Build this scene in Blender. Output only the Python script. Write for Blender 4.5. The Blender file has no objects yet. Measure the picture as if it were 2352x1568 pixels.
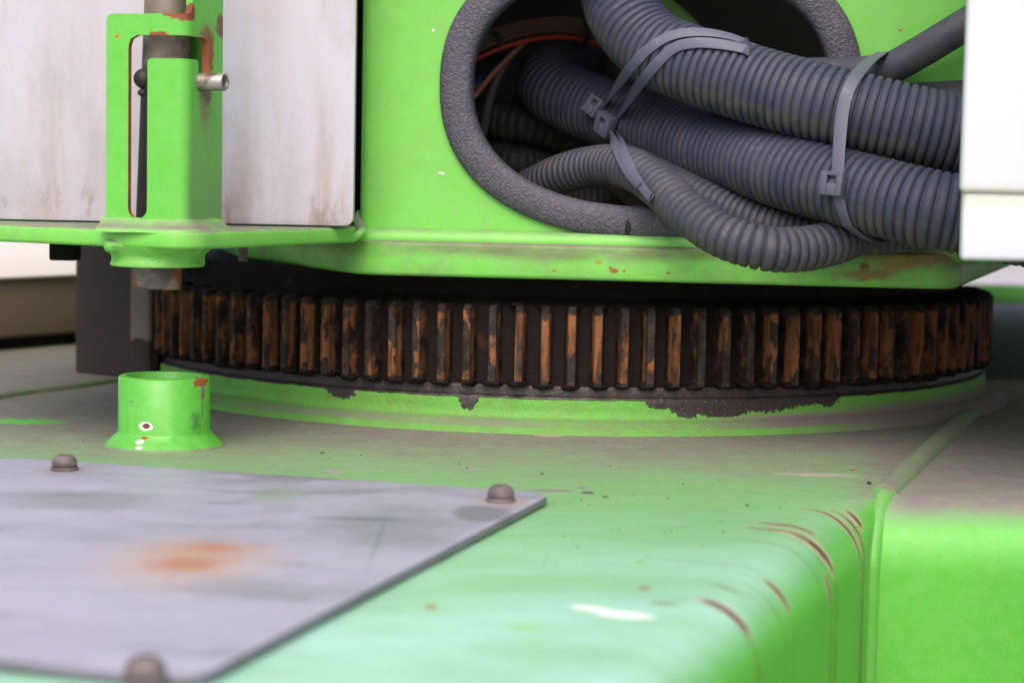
import bpy, bmesh, math, random
from mathutils import Vector, Matrix, noise as mnoise
from mathutils.bvhtree import BVHTree
random.seed(7)
sc = bpy.context.scene
col = sc.collection

# ------------------------------------------------------------------ camera, sky, sun, exposure
F = 4600.0                      # focal length in pixels of a 2352 x 1568 frame
CAM = Vector((-0.062, -2.4, 0.245))
PITCH = math.atan(384 / F)
ROLL = math.radians(1.12)
fwd = Vector((0, math.cos(PITCH), -math.sin(PITCH)))
r0 = Vector((1, 0, 0)); u0 = Vector((0, math.sin(PITCH), math.cos(PITCH)))
rgt = r0 * math.cos(ROLL) + u0 * math.sin(ROLL)
upv = u0 * math.cos(ROLL) - r0 * math.sin(ROLL)
cd = bpy.data.cameras.new('camera')
cam = bpy.data.objects.new('camera', cd); col.objects.link(cam)
cam.matrix_world = Matrix(((rgt.x, upv.x, -fwd.x, CAM.x), (rgt.y, upv.y, -fwd.y, CAM.y), (rgt.z, upv.z, -fwd.z, CAM.z), (0, 0, 0, 1)))
cd.sensor_width = 36; cd.sensor_fit = 'HORIZONTAL'; cd.lens = 36 * F / 2352
cd.clip_start = 0.02; cd.clip_end = 600
cd.dof.use_dof = True; cd.dof.focus_distance = 1.80; cd.dof.aperture_fstop = 5.6
sc.camera = cam

SUN_EL, SUN_AZ = math.radians(50), math.radians(187)   # azimuth from +Y, clockwise: behind the camera, from the left
world = bpy.data.worlds.new('World'); sc.world = world; world.use_nodes = True
wn = world.node_tree.nodes; wl = world.node_tree.links
sky = wn.new('ShaderNodeTexSky'); sky.sky_type = 'NISHITA'; sky.sun_disc = False
sky.sun_elevation = SUN_EL; sky.sun_rotation = SUN_AZ
sky.air_density = 1.0; sky.dust_density = 6.0; sky.ozone_density = 1.0
bg = wn['Background']; bg.inputs['Strength'].default_value = 0.15
wl.new(sky.outputs['Color'], bg.inputs['Color'])
sd = bpy.data.lights.new('sun', 'SUN'); sd.energy = 1.0; sd.angle = math.radians(65); sd.color = (1.0, 0.97, 0.96)
sun = bpy.data.objects.new('sun', sd); col.objects.link(sun)
sun_dir = Vector((math.sin(SUN_AZ) * math.cos(SUN_EL), math.cos(SUN_AZ) * math.cos(SUN_EL), math.sin(SUN_EL)))
sun.rotation_euler = sun_dir.to_track_quat('Z', 'Y').to_euler()
sc.view_settings.view_transform = 'Standard'; sc.view_settings.look = 'None'
sc.view_settings.exposure = 0.52; sc.view_settings.gamma = 1.0; sc.view_settings.use_curve_mapping = False
sc.render.engine = 'CYCLES'

# ------------------------------------------------------------------ measuring helpers
def ray(px, py):
    return fwd + rgt * ((px - 1176) / F) - upv * ((py - 784) / F)
def at(px, py, d):
    """point of the sight line at d metres in front of the camera (measured along Y)"""
    r = ray(px, py); return CAM + r * (d / r.y)
def onz(px, py, z=0.0):
    r = ray(px, py); return CAM + r * ((z - CAM.z) / r.z)
FN = Vector((-0.109, -1, 0)).normalized()       # the upper frame's front, turned a little
FP = Vector((-0.206, -0.5, 0))
def onf(px, py, off=0.0):
    r = ray(px, py); return CAM + r * ((FP + FN * off - CAM).dot(FN) / r.dot(FN))
FE = Vector((1, -0.109, 0)).normalized()
def theta(px):
    lo, hi = -1.36, 1.36
    for _ in range(50):
        m = (lo + hi) / 2
        if F * math.sin(m) / (4.8 - math.cos(m)) < px - 1295: lo = m
        else: hi = m
    return m

# ------------------------------------------------------------------ object helpers
def tag(o, label=None, cat=None, group=None, kind=None):
    if label: o['label'] = label
    if cat: o['category'] = cat
    if group: o['group'] = group
    if kind: o['kind'] = kind
    return o
def thing(name, loc, label, cat, group=None):
    o = bpy.data.objects.new(name, None); o.empty_display_size = 0.05
    col.objects.link(o); o.location = loc
    return tag(o, label, cat, group)
def wloc(o):
    v = Vector((0, 0, 0))
    while o: v += o.location; o = o.parent
    return v
def link_bm(name, bm, mat, parent=None, smooth=True, sharp=35, base=None):
    """verts come in world coordinates; the object's origin is its parent's (or base)"""
    off = wloc(parent) if parent else Vector(base or (0, 0, 0))
    for v in bm.verts: v.co -= off
    me = bpy.data.meshes.new(name); bm.to_mesh(me); bm.free()
    o = bpy.data.objects.new(name, me); col.objects.link(o)
    if parent: o.parent = parent
    else: o.location = off
    if mat: me.materials.append(mat)
    if smooth:
        me.polygons.foreach_set('use_smooth', [True] * len(me.polygons))
        me.set_sharp_from_angle(angle=math.radians(sharp))
    return o
def bevel(bm, w, seg=2, ang=30):
    es = [e for e in bm.edges if len(e.link_faces) == 2 and e.calc_face_angle(0) > math.radians(ang)]
    bmesh.ops.bevel(bm, geom=es, offset=w, segments=seg, affect='EDGES', profile=0.5, clamp_overlap=True)
def box_bm(o, ex, ey, ez, bev=0.0, seg=2):
    """box from corner o along three edge vectors"""
    bm = bmesh.new(); o = Vector(o)
    vs = [bm.verts.new(o + ex * i + ey * j + ez * k) for k in (0, 1) for j in (0, 1) for i in (0, 1)]
    for q in ((0, 2, 3, 1), (4, 5, 7, 6), (0, 1, 5, 4), (2, 6, 7, 3), (0, 4, 6, 2), (1, 3, 7, 5)):
        bm.faces.new([vs[i] for i in q])
    bmesh.ops.recalc_face_normals(bm, faces=bm.faces)
    if bev: bevel(bm, bev, seg)
    return bm
def prism_bm(pts, z0, z1, bev=0.0, seg=2):
    bm = bmesh.new()
    lo = [bm.verts.new((p[0], p[1], z0)) for p in pts]; hi = [bm.verts.new((p[0], p[1], z1)) for p in pts]
    n = len(pts)
    bm.faces.new(lo[::-1]); bm.faces.new(hi)
    for i in range(n): bm.faces.new((lo[i], lo[(i + 1) % n], hi[(i + 1) % n], hi[i]))
    bmesh.ops.recalc_face_normals(bm, faces=bm.faces)
    if bev: bevel(bm, bev, seg, 50)
    return bm
def round_poly(pts, rad, n=6):
    out = []; m = len(pts)
    for i in range(m):
        p = Vector(pts[i][:2]); a = Vector(pts[i - 1][:2]); b = Vector(pts[(i + 1) % m][:2])
        r = rad[i] if isinstance(rad, (list, tuple)) else rad
        if r <= 0: out.append(p); continue
        da = (a - p).normalized(); db = (b - p).normalized()
        half = da.angle(db) / 2; t = r / math.tan(half)
        c = p + (da + db).normalized() * (r / math.sin(half))
        s = (p + da * t) - c; e = (p + db * t) - c
        tot = s.angle_signed(e)
        for k in range(n + 1):
            w = -tot * k / n
            out.append(c + Vector((s.x * math.cos(w) - s.y * math.sin(w), s.x * math.sin(w) + s.y * math.cos(w))))
    return out
def lathe_bm(prof, seg=48, a0=0.0, a1=2 * math.pi, M=None, uv=False, closed=False):
    """prof: (r, z) list; angle 0 points at -Y (the camera), positive to +X"""
    bm = bmesh.new(); full = abs(a1 - a0 - 2 * math.pi) < 1e-6
    n = seg if full else seg + 1; rows = []
    for i in range(n):
        a = a0 + (a1 - a0) * i / seg
        rows.append([bm.verts.new((r * math.sin(a), -r * math.cos(a), z)) for r, z in prof])
    ul = bm.loops.layers.uv.new('UVMap') if uv else None
    m = len(prof)
    for i in range(seg):
        A = rows[i]; B = rows[(i + 1) % n]
        for j in range(m if closed else m - 1):
            k = (j + 1) % m
            if prof[j][0] < 1e-7 and prof[k][0] < 1e-7: continue
            try: f = bm.faces.new((A[j], B[j], B[k], A[k]))
            except ValueError: continue
            if uv:
                s0 = (a0 + (a1 - a0) * i / seg) * 0.5; s1 = (a0 + (a1 - a0) * (i + 1) / seg) * 0.5
                for l, c in zip(f.loops, ((s0, j), (s1, j), (s1, k), (s0, k))):
                    l[ul].uv = (c[0], prof[c[1]][1])
    bmesh.ops.remove_doubles(bm, verts=bm.verts, dist=1e-6)
    bmesh.ops.recalc_face_normals(bm, faces=bm.faces)
    if M is not None: bmesh.ops.transform(bm, matrix=M, verts=bm.verts)
    return bm
def spline(pts, step):
    """Catmull-Rom through pts, resampled evenly"""
    P = [Vector(p) for p in pts]; P = [P[0] * 2 - P[1]] + P + [P[-1] * 2 - P[-2]]
    fine = []
    for i in range(1, len(P) - 2):
        for k in range(40):
            t = k / 40; a, b, c, d = P[i - 1:i + 3]
            fine.append(0.5 * ((2 * b) + (c - a) * t + (2 * a - 5 * b + 4 * c - d) * t * t + (3 * b - a - 3 * c + d) * t ** 3))
    fine.append(P[-2].copy())
    L = [0.0]
    for i in range(1, len(fine)): L.append(L[-1] + (fine[i] - fine[i - 1]).length)
    n = max(2, int(round(L[-1] / step))); out = []; j = 0
    for i in range(n + 1):
        s = L[-1] * i / n
        while j < len(L) - 2 and L[j + 1] < s: j += 1
        t = (s - L[j]) / max(1e-9, L[j + 1] - L[j]); out.append(fine[j].lerp(fine[j + 1], t))
    return out, L[-1]
def frames(path):
    T = [(path[min(i + 1, len(path) - 1)] - path[max(i - 1, 0)]).normalized() for i in range(len(path))]
    n = Vector((0, 0, 1)) if abs(T[0].z) < 0.9 else Vector((1, 0, 0))
    n = (n - T[0] * n.dot(T[0])).normalized(); N = []
    for t in T:
        n = (n - t * n.dot(t)).normalized(); N.append(n.copy())
    return T, N
def sweep_bm(path, rad, seg=24, cap=True, uvl=None):
    """round tube; rad(i) -> radius at sample i, or rad(i, angle)"""
    bm = bmesh.new(); T, N = frames(path); rows = []
    ul = bm.loops.layers.uv.new('UVMap') if uvl else None
    m_ = len(path) * 2 // 3; Bm = T[m_].cross(N[m_]); cdir = CAM - path[m_]
    pu = math.atan2(Bm.z, N[m_].z); pc_ = math.atan2(cdir.dot(Bm), cdir.dot(N[m_]))
    sg = 1 if math.sin(pc_ - pu) > 0 else -1; vof = pu / (2 * math.pi)      # v runs from the top towards the front
    for i, p in enumerate(path):
        B = T[i].cross(N[i]); r = rad(i)
        rows.append([bm.verts.new(p + (N[i] * math.cos(2 * math.pi * k / seg) + B * math.sin(2 * math.pi * k / seg)) * r) for k in range(seg)])
    for i in range(len(path) - 1):
        for k in range(seg):
            f = bm.faces.new((rows[i][k], rows[i][(k + 1) % seg], rows[i + 1][(k + 1) % seg], rows[i + 1][k]))
            if ul:
                v0 = sg * (k / seg - vof); v0 -= math.floor(v0)
                for l, (a, b) in zip(f.loops, ((i, 0), (i, 1), (i + 1, 1), (i + 1, 0))):
                    l[ul].uv = (uvl * a / (len(path) - 1), v0 + sg * b / seg)
    if cap: bm.faces.new(rows[0][::-1]); bm.faces.new(rows[-1])
    bmesh.ops.recalc_face_normals(bm, faces=bm.faces)
    return bm
def bead_bm(pts, r, amp=0.25, step=0.004, seg=10, sc_=160, seed=0.0):
    """a lumpy weld bead"""
    path, L = spline(pts, step)
    def rr(i): return r * (1 + amp * mnoise.noise(path[i] * sc_ + Vector((seed, 0, 0))))
    return sweep_bm(path, rr, seg)
def sheet_bm(poly, mapf, th, cuts=(), holes=(), grid=None):
    """2D outline (with holes) -> thick sheet; mapf(s, z, depth) -> world point. cuts: s values to split at."""
    bm = bmesh.new(); es = []
    for loop in [poly] + list(holes):
        vs = [bm.verts.new((p[0], p[1], 0)) for p in loop]
        for i in range(len(vs)): es.append(bm.edges.new((vs[i], vs[(i + 1) % len(vs)])))
    bmesh.ops.triangle_fill(bm, use_beauty=True, use_dissolve=False, edges=es)
    for c in cuts:
        bmesh.ops.bisect_plane(bm, geom=bm.verts[:] + bm.edges[:] + bm.faces[:], plane_co=(c, 0, 0), plane_no=(1, 0, 0))
    for c in (grid or ()):
        bmesh.ops.bisect_plane(bm, geom=bm.verts[:] + bm.edges[:] + bm.faces[:], plane_co=(0, c, 0), plane_no=(0, 1, 0))
    front = bm.faces[:]; bound = [e for e in bm.edges if len(e.link_faces) == 1]
    twin = {v: bm.verts.new((v.co.x, v.co.y, 1)) for v in list(bm.verts)}
    for f in front: bm.faces.new([twin[v] for v in reversed(f.verts)])
    for e in bound: bm.faces.new((e.verts[0], e.verts[1], twin[e.verts[1]], twin[e.verts[0]]))
    for v in bm.verts: v.co = mapf(v.co.x, v.co.y, v.co.z * th)
    bmesh.ops.recalc_face_normals(bm, faces=bm.faces)
    return bm
def put(name, bm, mat, label, cat, base=None, group=None, sharp=35):
    c = base
    if c is None:
        lo = min(v.co.z for v in bm.verts); n = len(bm.verts)
        c = Vector((sum(v.co.x for v in bm.verts) / n, sum(v.co.y for v in bm.verts) / n, lo))
    return tag(link_bm(name, bm, mat, None, True, sharp, c), label, cat, group)

# ------------------------------------------------------------------ material helpers
def srgb(r, g, b):
    f = lambda c: ((c / 255 + 0.055) / 1.055) ** 2.4 if c > 10 else c / 255 / 12.92
    return (f(r), f(g), f(b), 1)
class G:
    """small node-graph writer"""
    def __init__(s, name):
        s.m = bpy.data.materials.new(name); s.m.use_nodes = True
        s.t = s.m.node_tree; s.n = s.t.nodes; s.l = s.t.links
        s.b = s.n['Principled BSDF']; s.pos = s.n.new('ShaderNodeNewGeometry')
        s.P = s.pos.outputs['Position']; s.cache = {}; s._uv = None
    def set(s, k, v):
        i = s.b.inputs[k]
        if hasattr(v, 'is_output') or isinstance(v, bpy.types.NodeSocket): s.l.new(v, i)
        else: i.default_value = v
    def inp(s, i, v):
        if isinstance(v, bpy.types.NodeSocket): s.l.new(v, i)
        elif v is not None: i.default_value = v
    def math(s, op, a, b=None, c=None, clamp=False):
        n = s.n.new('ShaderNodeMath'); n.operation = op; n.use_clamp = clamp
        for i, v in enumerate((a, b, c)): s.inp(n.inputs[i], v)
        return n.outputs[0]
    def mapv(s, v, scale=(1, 1, 1), loc=(0, 0, 0), rot=(0, 0, 0), typ='POINT'):
        n = s.n.new('ShaderNodeMapping'); n.vector_type = typ
        n.inputs['Location'].default_value = loc; n.inputs['Rotation'].default_value = rot; n.inputs['Scale'].default_value = scale
        s.l.new(v, n.inputs['Vector']); return n.outputs[0]
    def noise(s, scale, detail=4, rough=0.55, v=None, stretch=None, dist=0.0, off=None):
        v = v or s.P
        key = (scale, detail, rough, v.node.name, v.name, stretch, off, dist)
        if key in s.cache: return s.cache[key]
        if stretch or off: v = s.mapv(v, stretch or (1, 1, 1), off or (0, 0, 0))
        n = s.n.new('ShaderNodeTexNoise'); s.cache[key] = n.outputs['Fac']; n.inputs['Scale'].default_value = scale; n.inputs['Detail'].default_value = detail
        n.inputs['Roughness'].default_value = rough; n.inputs['Distortion'].default_value = dist
        s.l.new(v, n.inputs['Vector']); return n.outputs['Fac']
    def voro(s, scale, feat='F1', v=None, rnd=1.0):
        n = s.n.new('ShaderNodeTexVoronoi'); n.feature = feat; n.inputs['Scale'].default_value = scale; n.inputs['Randomness'].default_value = rnd
        s.l.new(v or s.P, n.inputs['Vector']); return n.outputs['Distance']
    def ramp(s, x, a, b, lo=0.0, hi=1.0, smooth=True):
        n = s.n.new('ShaderNodeMapRange'); n.interpolation_type = 'SMOOTHSTEP' if smooth else 'LINEAR'; n.clamp = True
        s.inp(n.inputs['Value'], x); s.inp(n.inputs['From Min'], a); s.inp(n.inputs['From Max'], b)
        n.inputs['To Min'].default_value = lo; n.inputs['To Max'].default_value = hi
        return n.outputs['Result']
    def mix(s, f, a, b, mode='MIX'):
        n = s.n.new('ShaderNodeMix'); n.data_type = 'RGBA'; n.blend_type = mode; n.clamp_factor = True
        s.inp(n.inputs[0], f); s.inp(n.inputs[6], a); s.inp(n.inputs[7], b); return n.outputs[2]
    def mixf(s, f, a, b):
        n = s.n.new('ShaderNodeMix'); n.data_type = 'FLOAT'; n.clamp_factor = True
        s.inp(n.inputs[0], f); s.inp(n.inputs[2], a); s.inp(n.inputs[3], b); return n.outputs[0]
    def xyz(s, v):
        n = s.n.new('ShaderNodeSeparateXYZ'); s.l.new(v, n.inputs[0]); return n.outputs
    def uv(s):
        if s._uv is None:
            n = s.n.new('ShaderNodeUVMap'); n.uv_map = 'UVMap'; s._uv = n.outputs[0]
        return s._uv
    def tex(s, k):
        n = s.n.new('ShaderNodeTexCoord'); return n.outputs[k]
    def rnd(s):
        return s.n.new('ShaderNodeObjectInfo').outputs['Random']
    def spot(s, c, r, rot=(0, 0, 0), soft=0.3, rag=0.35, rsc=120.0, v=None):
        """mask of one ragged patch: centre c, radii r"""
        v = v or s.P
        q = s.mapv(v, r, c, rot, 'TEXTURE')
        n = s.n.new('ShaderNodeVectorMath'); n.operation = 'LENGTH'; s.l.new(q, n.inputs[0])
        d = n.outputs['Value']
        if rag: d = s.math('ADD', d, s.math('MULTIPLY', s.math('SUBTRACT', s.noise(rsc, 3, 0.6, v), 0.5), rag * 2))
        return s.ramp(d, 1 + soft / 2, 1 - soft / 2) if False else s.ramp(d, 1 - soft / 2, 1 + soft / 2, 1.0, 0.0)
    def bump(s, h, strength, dist=0.001, prev=None):
        n = s.n.new('ShaderNodeBump'); n.inputs['Strength'].default_value = strength; n.inputs['Distance'].default_value = dist
        s.l.new(h, n.inputs['Height'])
        if prev: s.l.new(prev, n.inputs['Normal'])
        s.nrm = n.outputs[0]; s.set('Normal', n.outputs[0]); return n.outputs[0]
    def upness(s):
        return s.xyz(s.pos.outputs['Normal'])[2]

PALE = ((0.135, 0.50, 0.048, 1), (0.165, 0.55, 0.068, 1)); MID = ((0.092, 0.44, 0.032, 1), (0.115, 0.48, 0.045, 1)); DEEP = ((0.066, 0.375, 0.018, 1), (0.090, 0.43, 0.030, 1))
DUST = srgb(118, 106, 105); RUSTC = srgb(138, 84, 46); PRIMER = srgb(98, 78, 80)

def green_paint(name, dust_up=0.6, specks=0.5, film=0.12, spots=(), extra=None, rough=0.42, sheen=0.0, tone=None):
    """weathered green machine paint. spots: (centre, radii, rotation, colour, soft, rag)"""
    g = G(name)
    tone = tone or PALE
    c = g.mix(g.ramp(g.noise(5, 5, 0.6), 0.3, 0.7), *tone)
    c = g.mix(g.math('MULTIPLY', g.ramp(g.noise(60, 5, 0.65, stretch=(1, 1, 0.08)), 0.52, 0.72), 0.16), c, srgb(128, 150, 96))
    c = g.mix(g.ramp(g.noise(75, 8, 0.7, off=(5, 5, 5)), 0.3, 0.7, 0.02, 0.13), c, (0.36, 0.60, 0.32, 1))
    big = g.ramp(g.noise(26, 8, 0.72), 0.38, 0.75)
    up = g.ramp(g.upness(), 0.25, 0.95)
    d = g.math('ADD', g.math('MULTIPLY', big, film), g.math('MULTIPLY', g.math('MULTIPLY', up, g.ramp(g.noise(45, 6, 0.7), 0.25, 0.65, 0.55, 1.0)), dust_up), clamp=True)
    if extra: d, c = extra(g, d, c)
    c = g.mix(d, c, DUST)
    sp = g.math('MULTIPLY', g.ramp(g.voro(260), 0.16, 0.08), g.ramp(g.noise(30, 3), 0.45, 0.6))
    c = g.mix(g.math('MULTIPLY', sp, specks), c, srgb(70, 82, 52))
    ro = g.mixf(d, rough, 0.85)
    for (ce, ra, rot, cl, so, rg) in spots:
        q_ = 2.0 / sorted(ra)[1]; m = g.spot(ce, ra, rot, so, rg * 1.7, 70.0 if q_ < 110 else 180.0 if q_ < 300 else 420.0); c = g.mix(m, c, cl)
        if so < 0.6: ro = g.mixf(m, ro, 0.75)
    g.set('Base Color', c); g.set('Roughness', ro); g.set('Specular IOR Level', 0.5)
    if sheen:
        g.set('Sheen Weight', sheen); g.set('Sheen Roughness', 0.45); g.set('Sheen Tint', (0.85, 0.95, 1.0, 1))
    h = g.math('ADD', g.noise(420, 2, 0.5), g.math('MULTIPLY', g.noise(60, 3), 1.5))
    g.bump(h, 0.16, 0.0006)
    return g
# ------------------------------------------------------------------ the setting: ground
g = G('pale_concrete'); c = g.mix(g.noise(0.6, 6), srgb(160, 156, 158), srgb(178, 174, 176)); c = g.mix(g.ramp(g.noise(7, 6), 0.5, 0.8), c, srgb(150, 146, 142))
g.set('Base Color', c); g.set('Roughness', 0.9); g.bump(g.noise(40, 4), 0.3, 0.01)
bm = bmesh.new(); bmesh.ops.create_grid(bm, x_segments=4, y_segments=4, size=250)
for v in bm.verts: v.co.z = -1.05
tag(link_bm('ground', bm, g.m), 'pale concrete yard far behind the machine', kind='structure')

g = G('bounce_cut_dark'); c = g.mix(g.noise(3, 6), srgb(58, 57, 58), srgb(78, 76, 76)); c = g.mix(g.ramp(g.voro(90), 0.5, 0.1, 0, .4), c, srgb(110, 108, 106)); g.set('Base Color', c); g.set('Roughness', 0.9); g.bump(g.noise(60, 4), 0.5, 0.01)
bm = prism_bm([(-7, -6), (7, -6), (7, 5.5), (-7, 5.5)], -1.049, -1.044)  # unseen dark patch, added to cut light bouncing up from the ground
tag(link_bm('bounce_cut_ground', bm, g.m), 'added dark ground patch cutting bounced light under the machine', kind='structure')

# ------------------------------------------------------------------ undercarriage
A = onz(2036, 1126); B = onz(2242, 935)
LE = Vector((B.x - A.x, B.y - A.y, 0)).normalized()          # along the box edge, away from the camera
LN = Vector((LE.y, -LE.x, 0))                                # out of the box side, to the right
RB = 0.042                                                   # bend radius
def ts(p):
    q = Vector((p.x - A.x, p.y - A.y, 0)); return q.dot(LE), q.dot(LN)
def pt_ts(px, py):
    p = onz(px, py); t, s = ts(p); return (t, s + RB, 0)        # developed coordinate: 0 where the bend starts
def deck_spot(px, py, rx, ry, colr, soft=0.25, rag=0.3, z=0.0, rot=0.0):
    """patch on the deck seen at px, py; rx, ry half sizes in pixels of the photo there"""
    p = onz(px, py, z); d = p.y - CAM.y
    wx = rx * d / F; wy = abs(onz(px, py - ry, z).y - onz(px, py + ry, z).y) / 2
    return (p, (wx, wy, 0.02), (0, 0, rot), colr, soft, rag)
WHITE = srgb(216, 219, 216)
dspots = [deck_spot(1355, 1396, 56, 5, WHITE, 0.2, 0.35, rot=-0.5), deck_spot(1435, 1411, 70, 8, WHITE, 0.2, 0.35, rot=-0.35),
          deck_spot(765, 1082, 22, 4, srgb(140, 130, 138)), deck_spot(1085, 1076, 18, 3, srgb(140, 130, 138)),
          deck_spot(1260, 1126, 60, 2.5, srgb(120, 108, 118)), deck_spot(1338, 1119, 14, 3, srgb(130, 118, 126)), deck_spot(1350, 1131, 16, 3, srgb(75, 70, 82)),
          deck_spot(990, 1393, 12, 6, srgb(160, 120, 80), 0.9), deck_spot(1480, 1350, 16, 4, srgb(150, 120, 100), 0.9),
          deck_spot(1470, 1290, 14, 3, srgb(110, 190, 90), 0.9), deck_spot(1230, 1530, 20, 5, (0.26, 0.56, 0.26, 1), 1.2),
          deck_spot(1210, 1440, 46, 6, (0.26, 0.58, 0.26, 1), 1.2), deck_spot(1222, 1472, 36, 5, (0.26, 0.58, 0.26, 1), 1.2), deck_spot(1560, 1545, 40, 6, (0.26, 0.58, 0.28, 1), 1.2),
          deck_spot(1620, 1530, 50, 6, (0.26, 0.58, 0.28, 1), 1.2), deck_spot(1390, 1140, 8, 2, srgb(60, 55, 60)),
          deck_spot(740, 1040, 6, 2, srgb(60, 55, 55)), deck_spot(1716, 1160, 5, 2, srgb(30, 28, 30)), deck_spot(1245, 1087, 4, 2, srgb(30, 28, 30)),
          deck_spot(60, 968, 80, 6, (0.10, 0.42, 0.05, 1), 0.9, 0.5), deck_spot(1260, 1000, 30, 3, srgb(165, 140, 135), 0.9), deck_spot(1880, 1090, 80, 3, srgb(165, 150, 140), 0.9, .5)]
def deck_extra(g, d, c):
    x, y, z = g.xyz(g.P)
    # dust settles where the upper frame keeps the rain off; the open front is washed to bare paint
    n = g.math('MULTIPLY', g.math('SUBTRACT', g.noise(6, 7, 0.65), 0.5), 0.34)
    w = g.ramp(g.math('ADD', y, n), -1.0, -0.48)
    right = g.ramp(g.math('ADD', x, g.math('MULTIPLY', n, 0.4)), 0.17, 0.27)
    w = g.math('MAXIMUM', w, right)
    fl = g.ramp(g.upness(), 0.55, 0.97)
    w = g.math('MULTIPLY', w, fl)
    streak = g.ramp(g.noise(26, 7, 0.72, stretch=(0.7, 1.2, 1)), 0.38, 0.68)
    thin = g.math('MULTIPLY', g.math('MULTIPLY', streak, 0.16), fl)
    c = g.mix(g.math('MULTIPLY', fl, g.ramp(g.noise(30, 8, 0.7), 0.25, 0.7, 0.30, 0.62)), c, (0.27, 0.43, 0.27, 1))
    d = g.math('ADD', thin, g.math('MULTIPLY', w, g.ramp(g.noise(40, 7, 0.75), 0.25, 0.65, 0.66, 0.96)), clamp=True)
    sky_sheen = g.math('MULTIPLY', g.ramp(y, -0.80, -1.40), g.ramp(g.noise(10, 4, stretch=(0.5, 1.2, 1)), 0.3, 0.65, 0.35, 0.75))
    sky_sheen = g.math('MULTIPLY', sky_sheen, g.ramp(g.upness(), 0.3, 0.95))
    c = g.mix(sky_sheen, c, (0.42, 0.72, 0.66, 1))  # pale cyan sky reflection painted into the deck colour, stronger towards the front
    uvv = g.uv()
    for (px, py, dt, s0, s1, cl, so) in scr:
        t = pt_ts(px, py)[0]
        m = g.spot((t, (s0 + s1) / 2, 0), (dt, (s1 - s0) / 2, 1), (0, 0, 0), so, 0.45, 70, uvv)
        halo = g.spot((t, (s0 + s1) / 2, 0), (dt * 1.45, (s1 - s0) / 2 * 1.06, 1), (0, 0, 0), so, 0.45, 70, uvv)
        if so < 0.5: c = g.mix(halo, c, srgb(205, 190, 150))
        c = g.mix(g.math('MULTIPLY', m, 0.95 if so < 0.5 else 0.85), c, cl)
    return d, c
# scratches worn over the bend: a point of each on the deck, half width along the edge, developed range across the bend
SC = srgb(84, 60, 66)
scr = [(1800, 1205, 0.0042, -0.020, 0.022, SC, 0.25), (1800, 1218, 0.0075, 0.000, 0.052, SC, 0.25), (1800, 1218, 0.0030, -0.025, 0.02, SC, 0.3),
       (1780, 1232, 0.005, 0.046, 0.068, SC, 0.25), (1850, 1168, 0.0035, -0.005, 0.075, SC, 0.3), (1850, 1160, 0.003, 0.01, 0.085, SC, 0.3), (1860, 1154, 0.004, 0.02, 0.045, SC, 0.3),
       (1770, 1225, 0.005, 0.05, 0.34, srgb(104, 84, 52), 0.9), (1795, 1216, 0.006, 0.05, 0.40, srgb(100, 84, 50), 0.9), (1850, 1160, 0.007, 0.06, 0.30, srgb(96, 86, 48), 0.9),
       (1720, 1385, 0.0052, 0.002, 0.042, SC, 0.45), (1720, 1390, 0.0045, 0.035, 0.28, srgb(96, 84, 56), 0.9), (1760, 1310, 0.0045, 0.020, 0.050, SC, 0.45), (1760, 1310, 0.002, 0.05, 0.12, srgb(100, 120, 70), 0.9),
       (1770, 1245, 0.0012, -0.02, 0.06, srgb(110, 96, 70), 0.7), (1745, 1330, 0.0012, 0.0, 0.10, srgb(110, 96, 70), 0.7), (1730, 1300, 0.001, -0.06, 0.02, srgb(120, 110, 80), 0.7), (1842, 1166, 0.001, 0.03, 0.20, srgb(104, 96, 56), 0.8),
       (1690, 1400, 0.004, -0.02, -0.004, srgb(120, 130, 90), 0.8), (1730, 1350, 0.003, 0.0, 0.02, srgb(120, 130, 90), 0.8)]
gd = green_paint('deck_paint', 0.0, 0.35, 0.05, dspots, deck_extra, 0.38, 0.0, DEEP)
under = thing('undercarriage', Vector((0, -0.2, -0.45)), 'bright green steel undercarriage with dusty flat deck and rounded scratched edge at front right', 'undercarriage')
# main box: flat deck, bend and side in front of A; flat deck behind A
bm = bmesh.new(); ul = bm.loops.layers.uv.new('UVMap')
svals = [-2.4, -1.2, -0.6, -0.3, -0.15, -0.08, -0.03] + [RB * math.pi / 2 * k / 12 for k in range(13)] + [RB * math.pi / 2 + 0.1, RB * math.pi / 2 + 0.36]
tvals = [-1.25, -1.0, -0.8, -0.6, -0.5, -0.4, -0.3, -0.2, -0.15, -0.12, -0.10, -0.08, -0.06, -0.045, -0.03, -0.015, -0.005]
def dpos(t, s):
    b = A + LE * t
    k = max(0.0, min(1.0, (-t - 0.004) / 0.13)); k = k * k * (3 - 2 * k); R = 0.010 + (RB - 0.010) * k
    if s <= 0: h, z = (s - RB if s < -0.05 else s * (RB + 0.05 - R + 0.0) / 0.05 * 1.0 - R if False else s - RB + (RB - R) * max(0.0, 1 + s / 0.08)), 0.0
    elif s < RB * math.pi / 2: a = s / RB; h, z = -R + R * math.sin(a), -R + R * math.cos(a)
    else: h, z = 0.0, -R - (s - RB * math.pi / 2)
    p = b + LN * h; return Vector((p.x, p.y, z))
gv = [[bm.verts.new(dpos(t, s)) for s in svals] for t in tvals]
def quad(vs, uvs):
    f = bm.faces.new(vs)
    for l, u in zip(f.loops, uvs): l[ul].uv = u
for i in range(len(tvals) - 1):
    for j in range(len(svals) - 1):
        quad((gv[i][j], gv[i][j + 1], gv[i + 1][j + 1], gv[i + 1][j]), ((tvals[i], svals[j]), (tvals[i], svals[j + 1]), (tvals[i + 1], svals[j + 1]), (tvals[i + 1], svals[j])))
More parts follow.
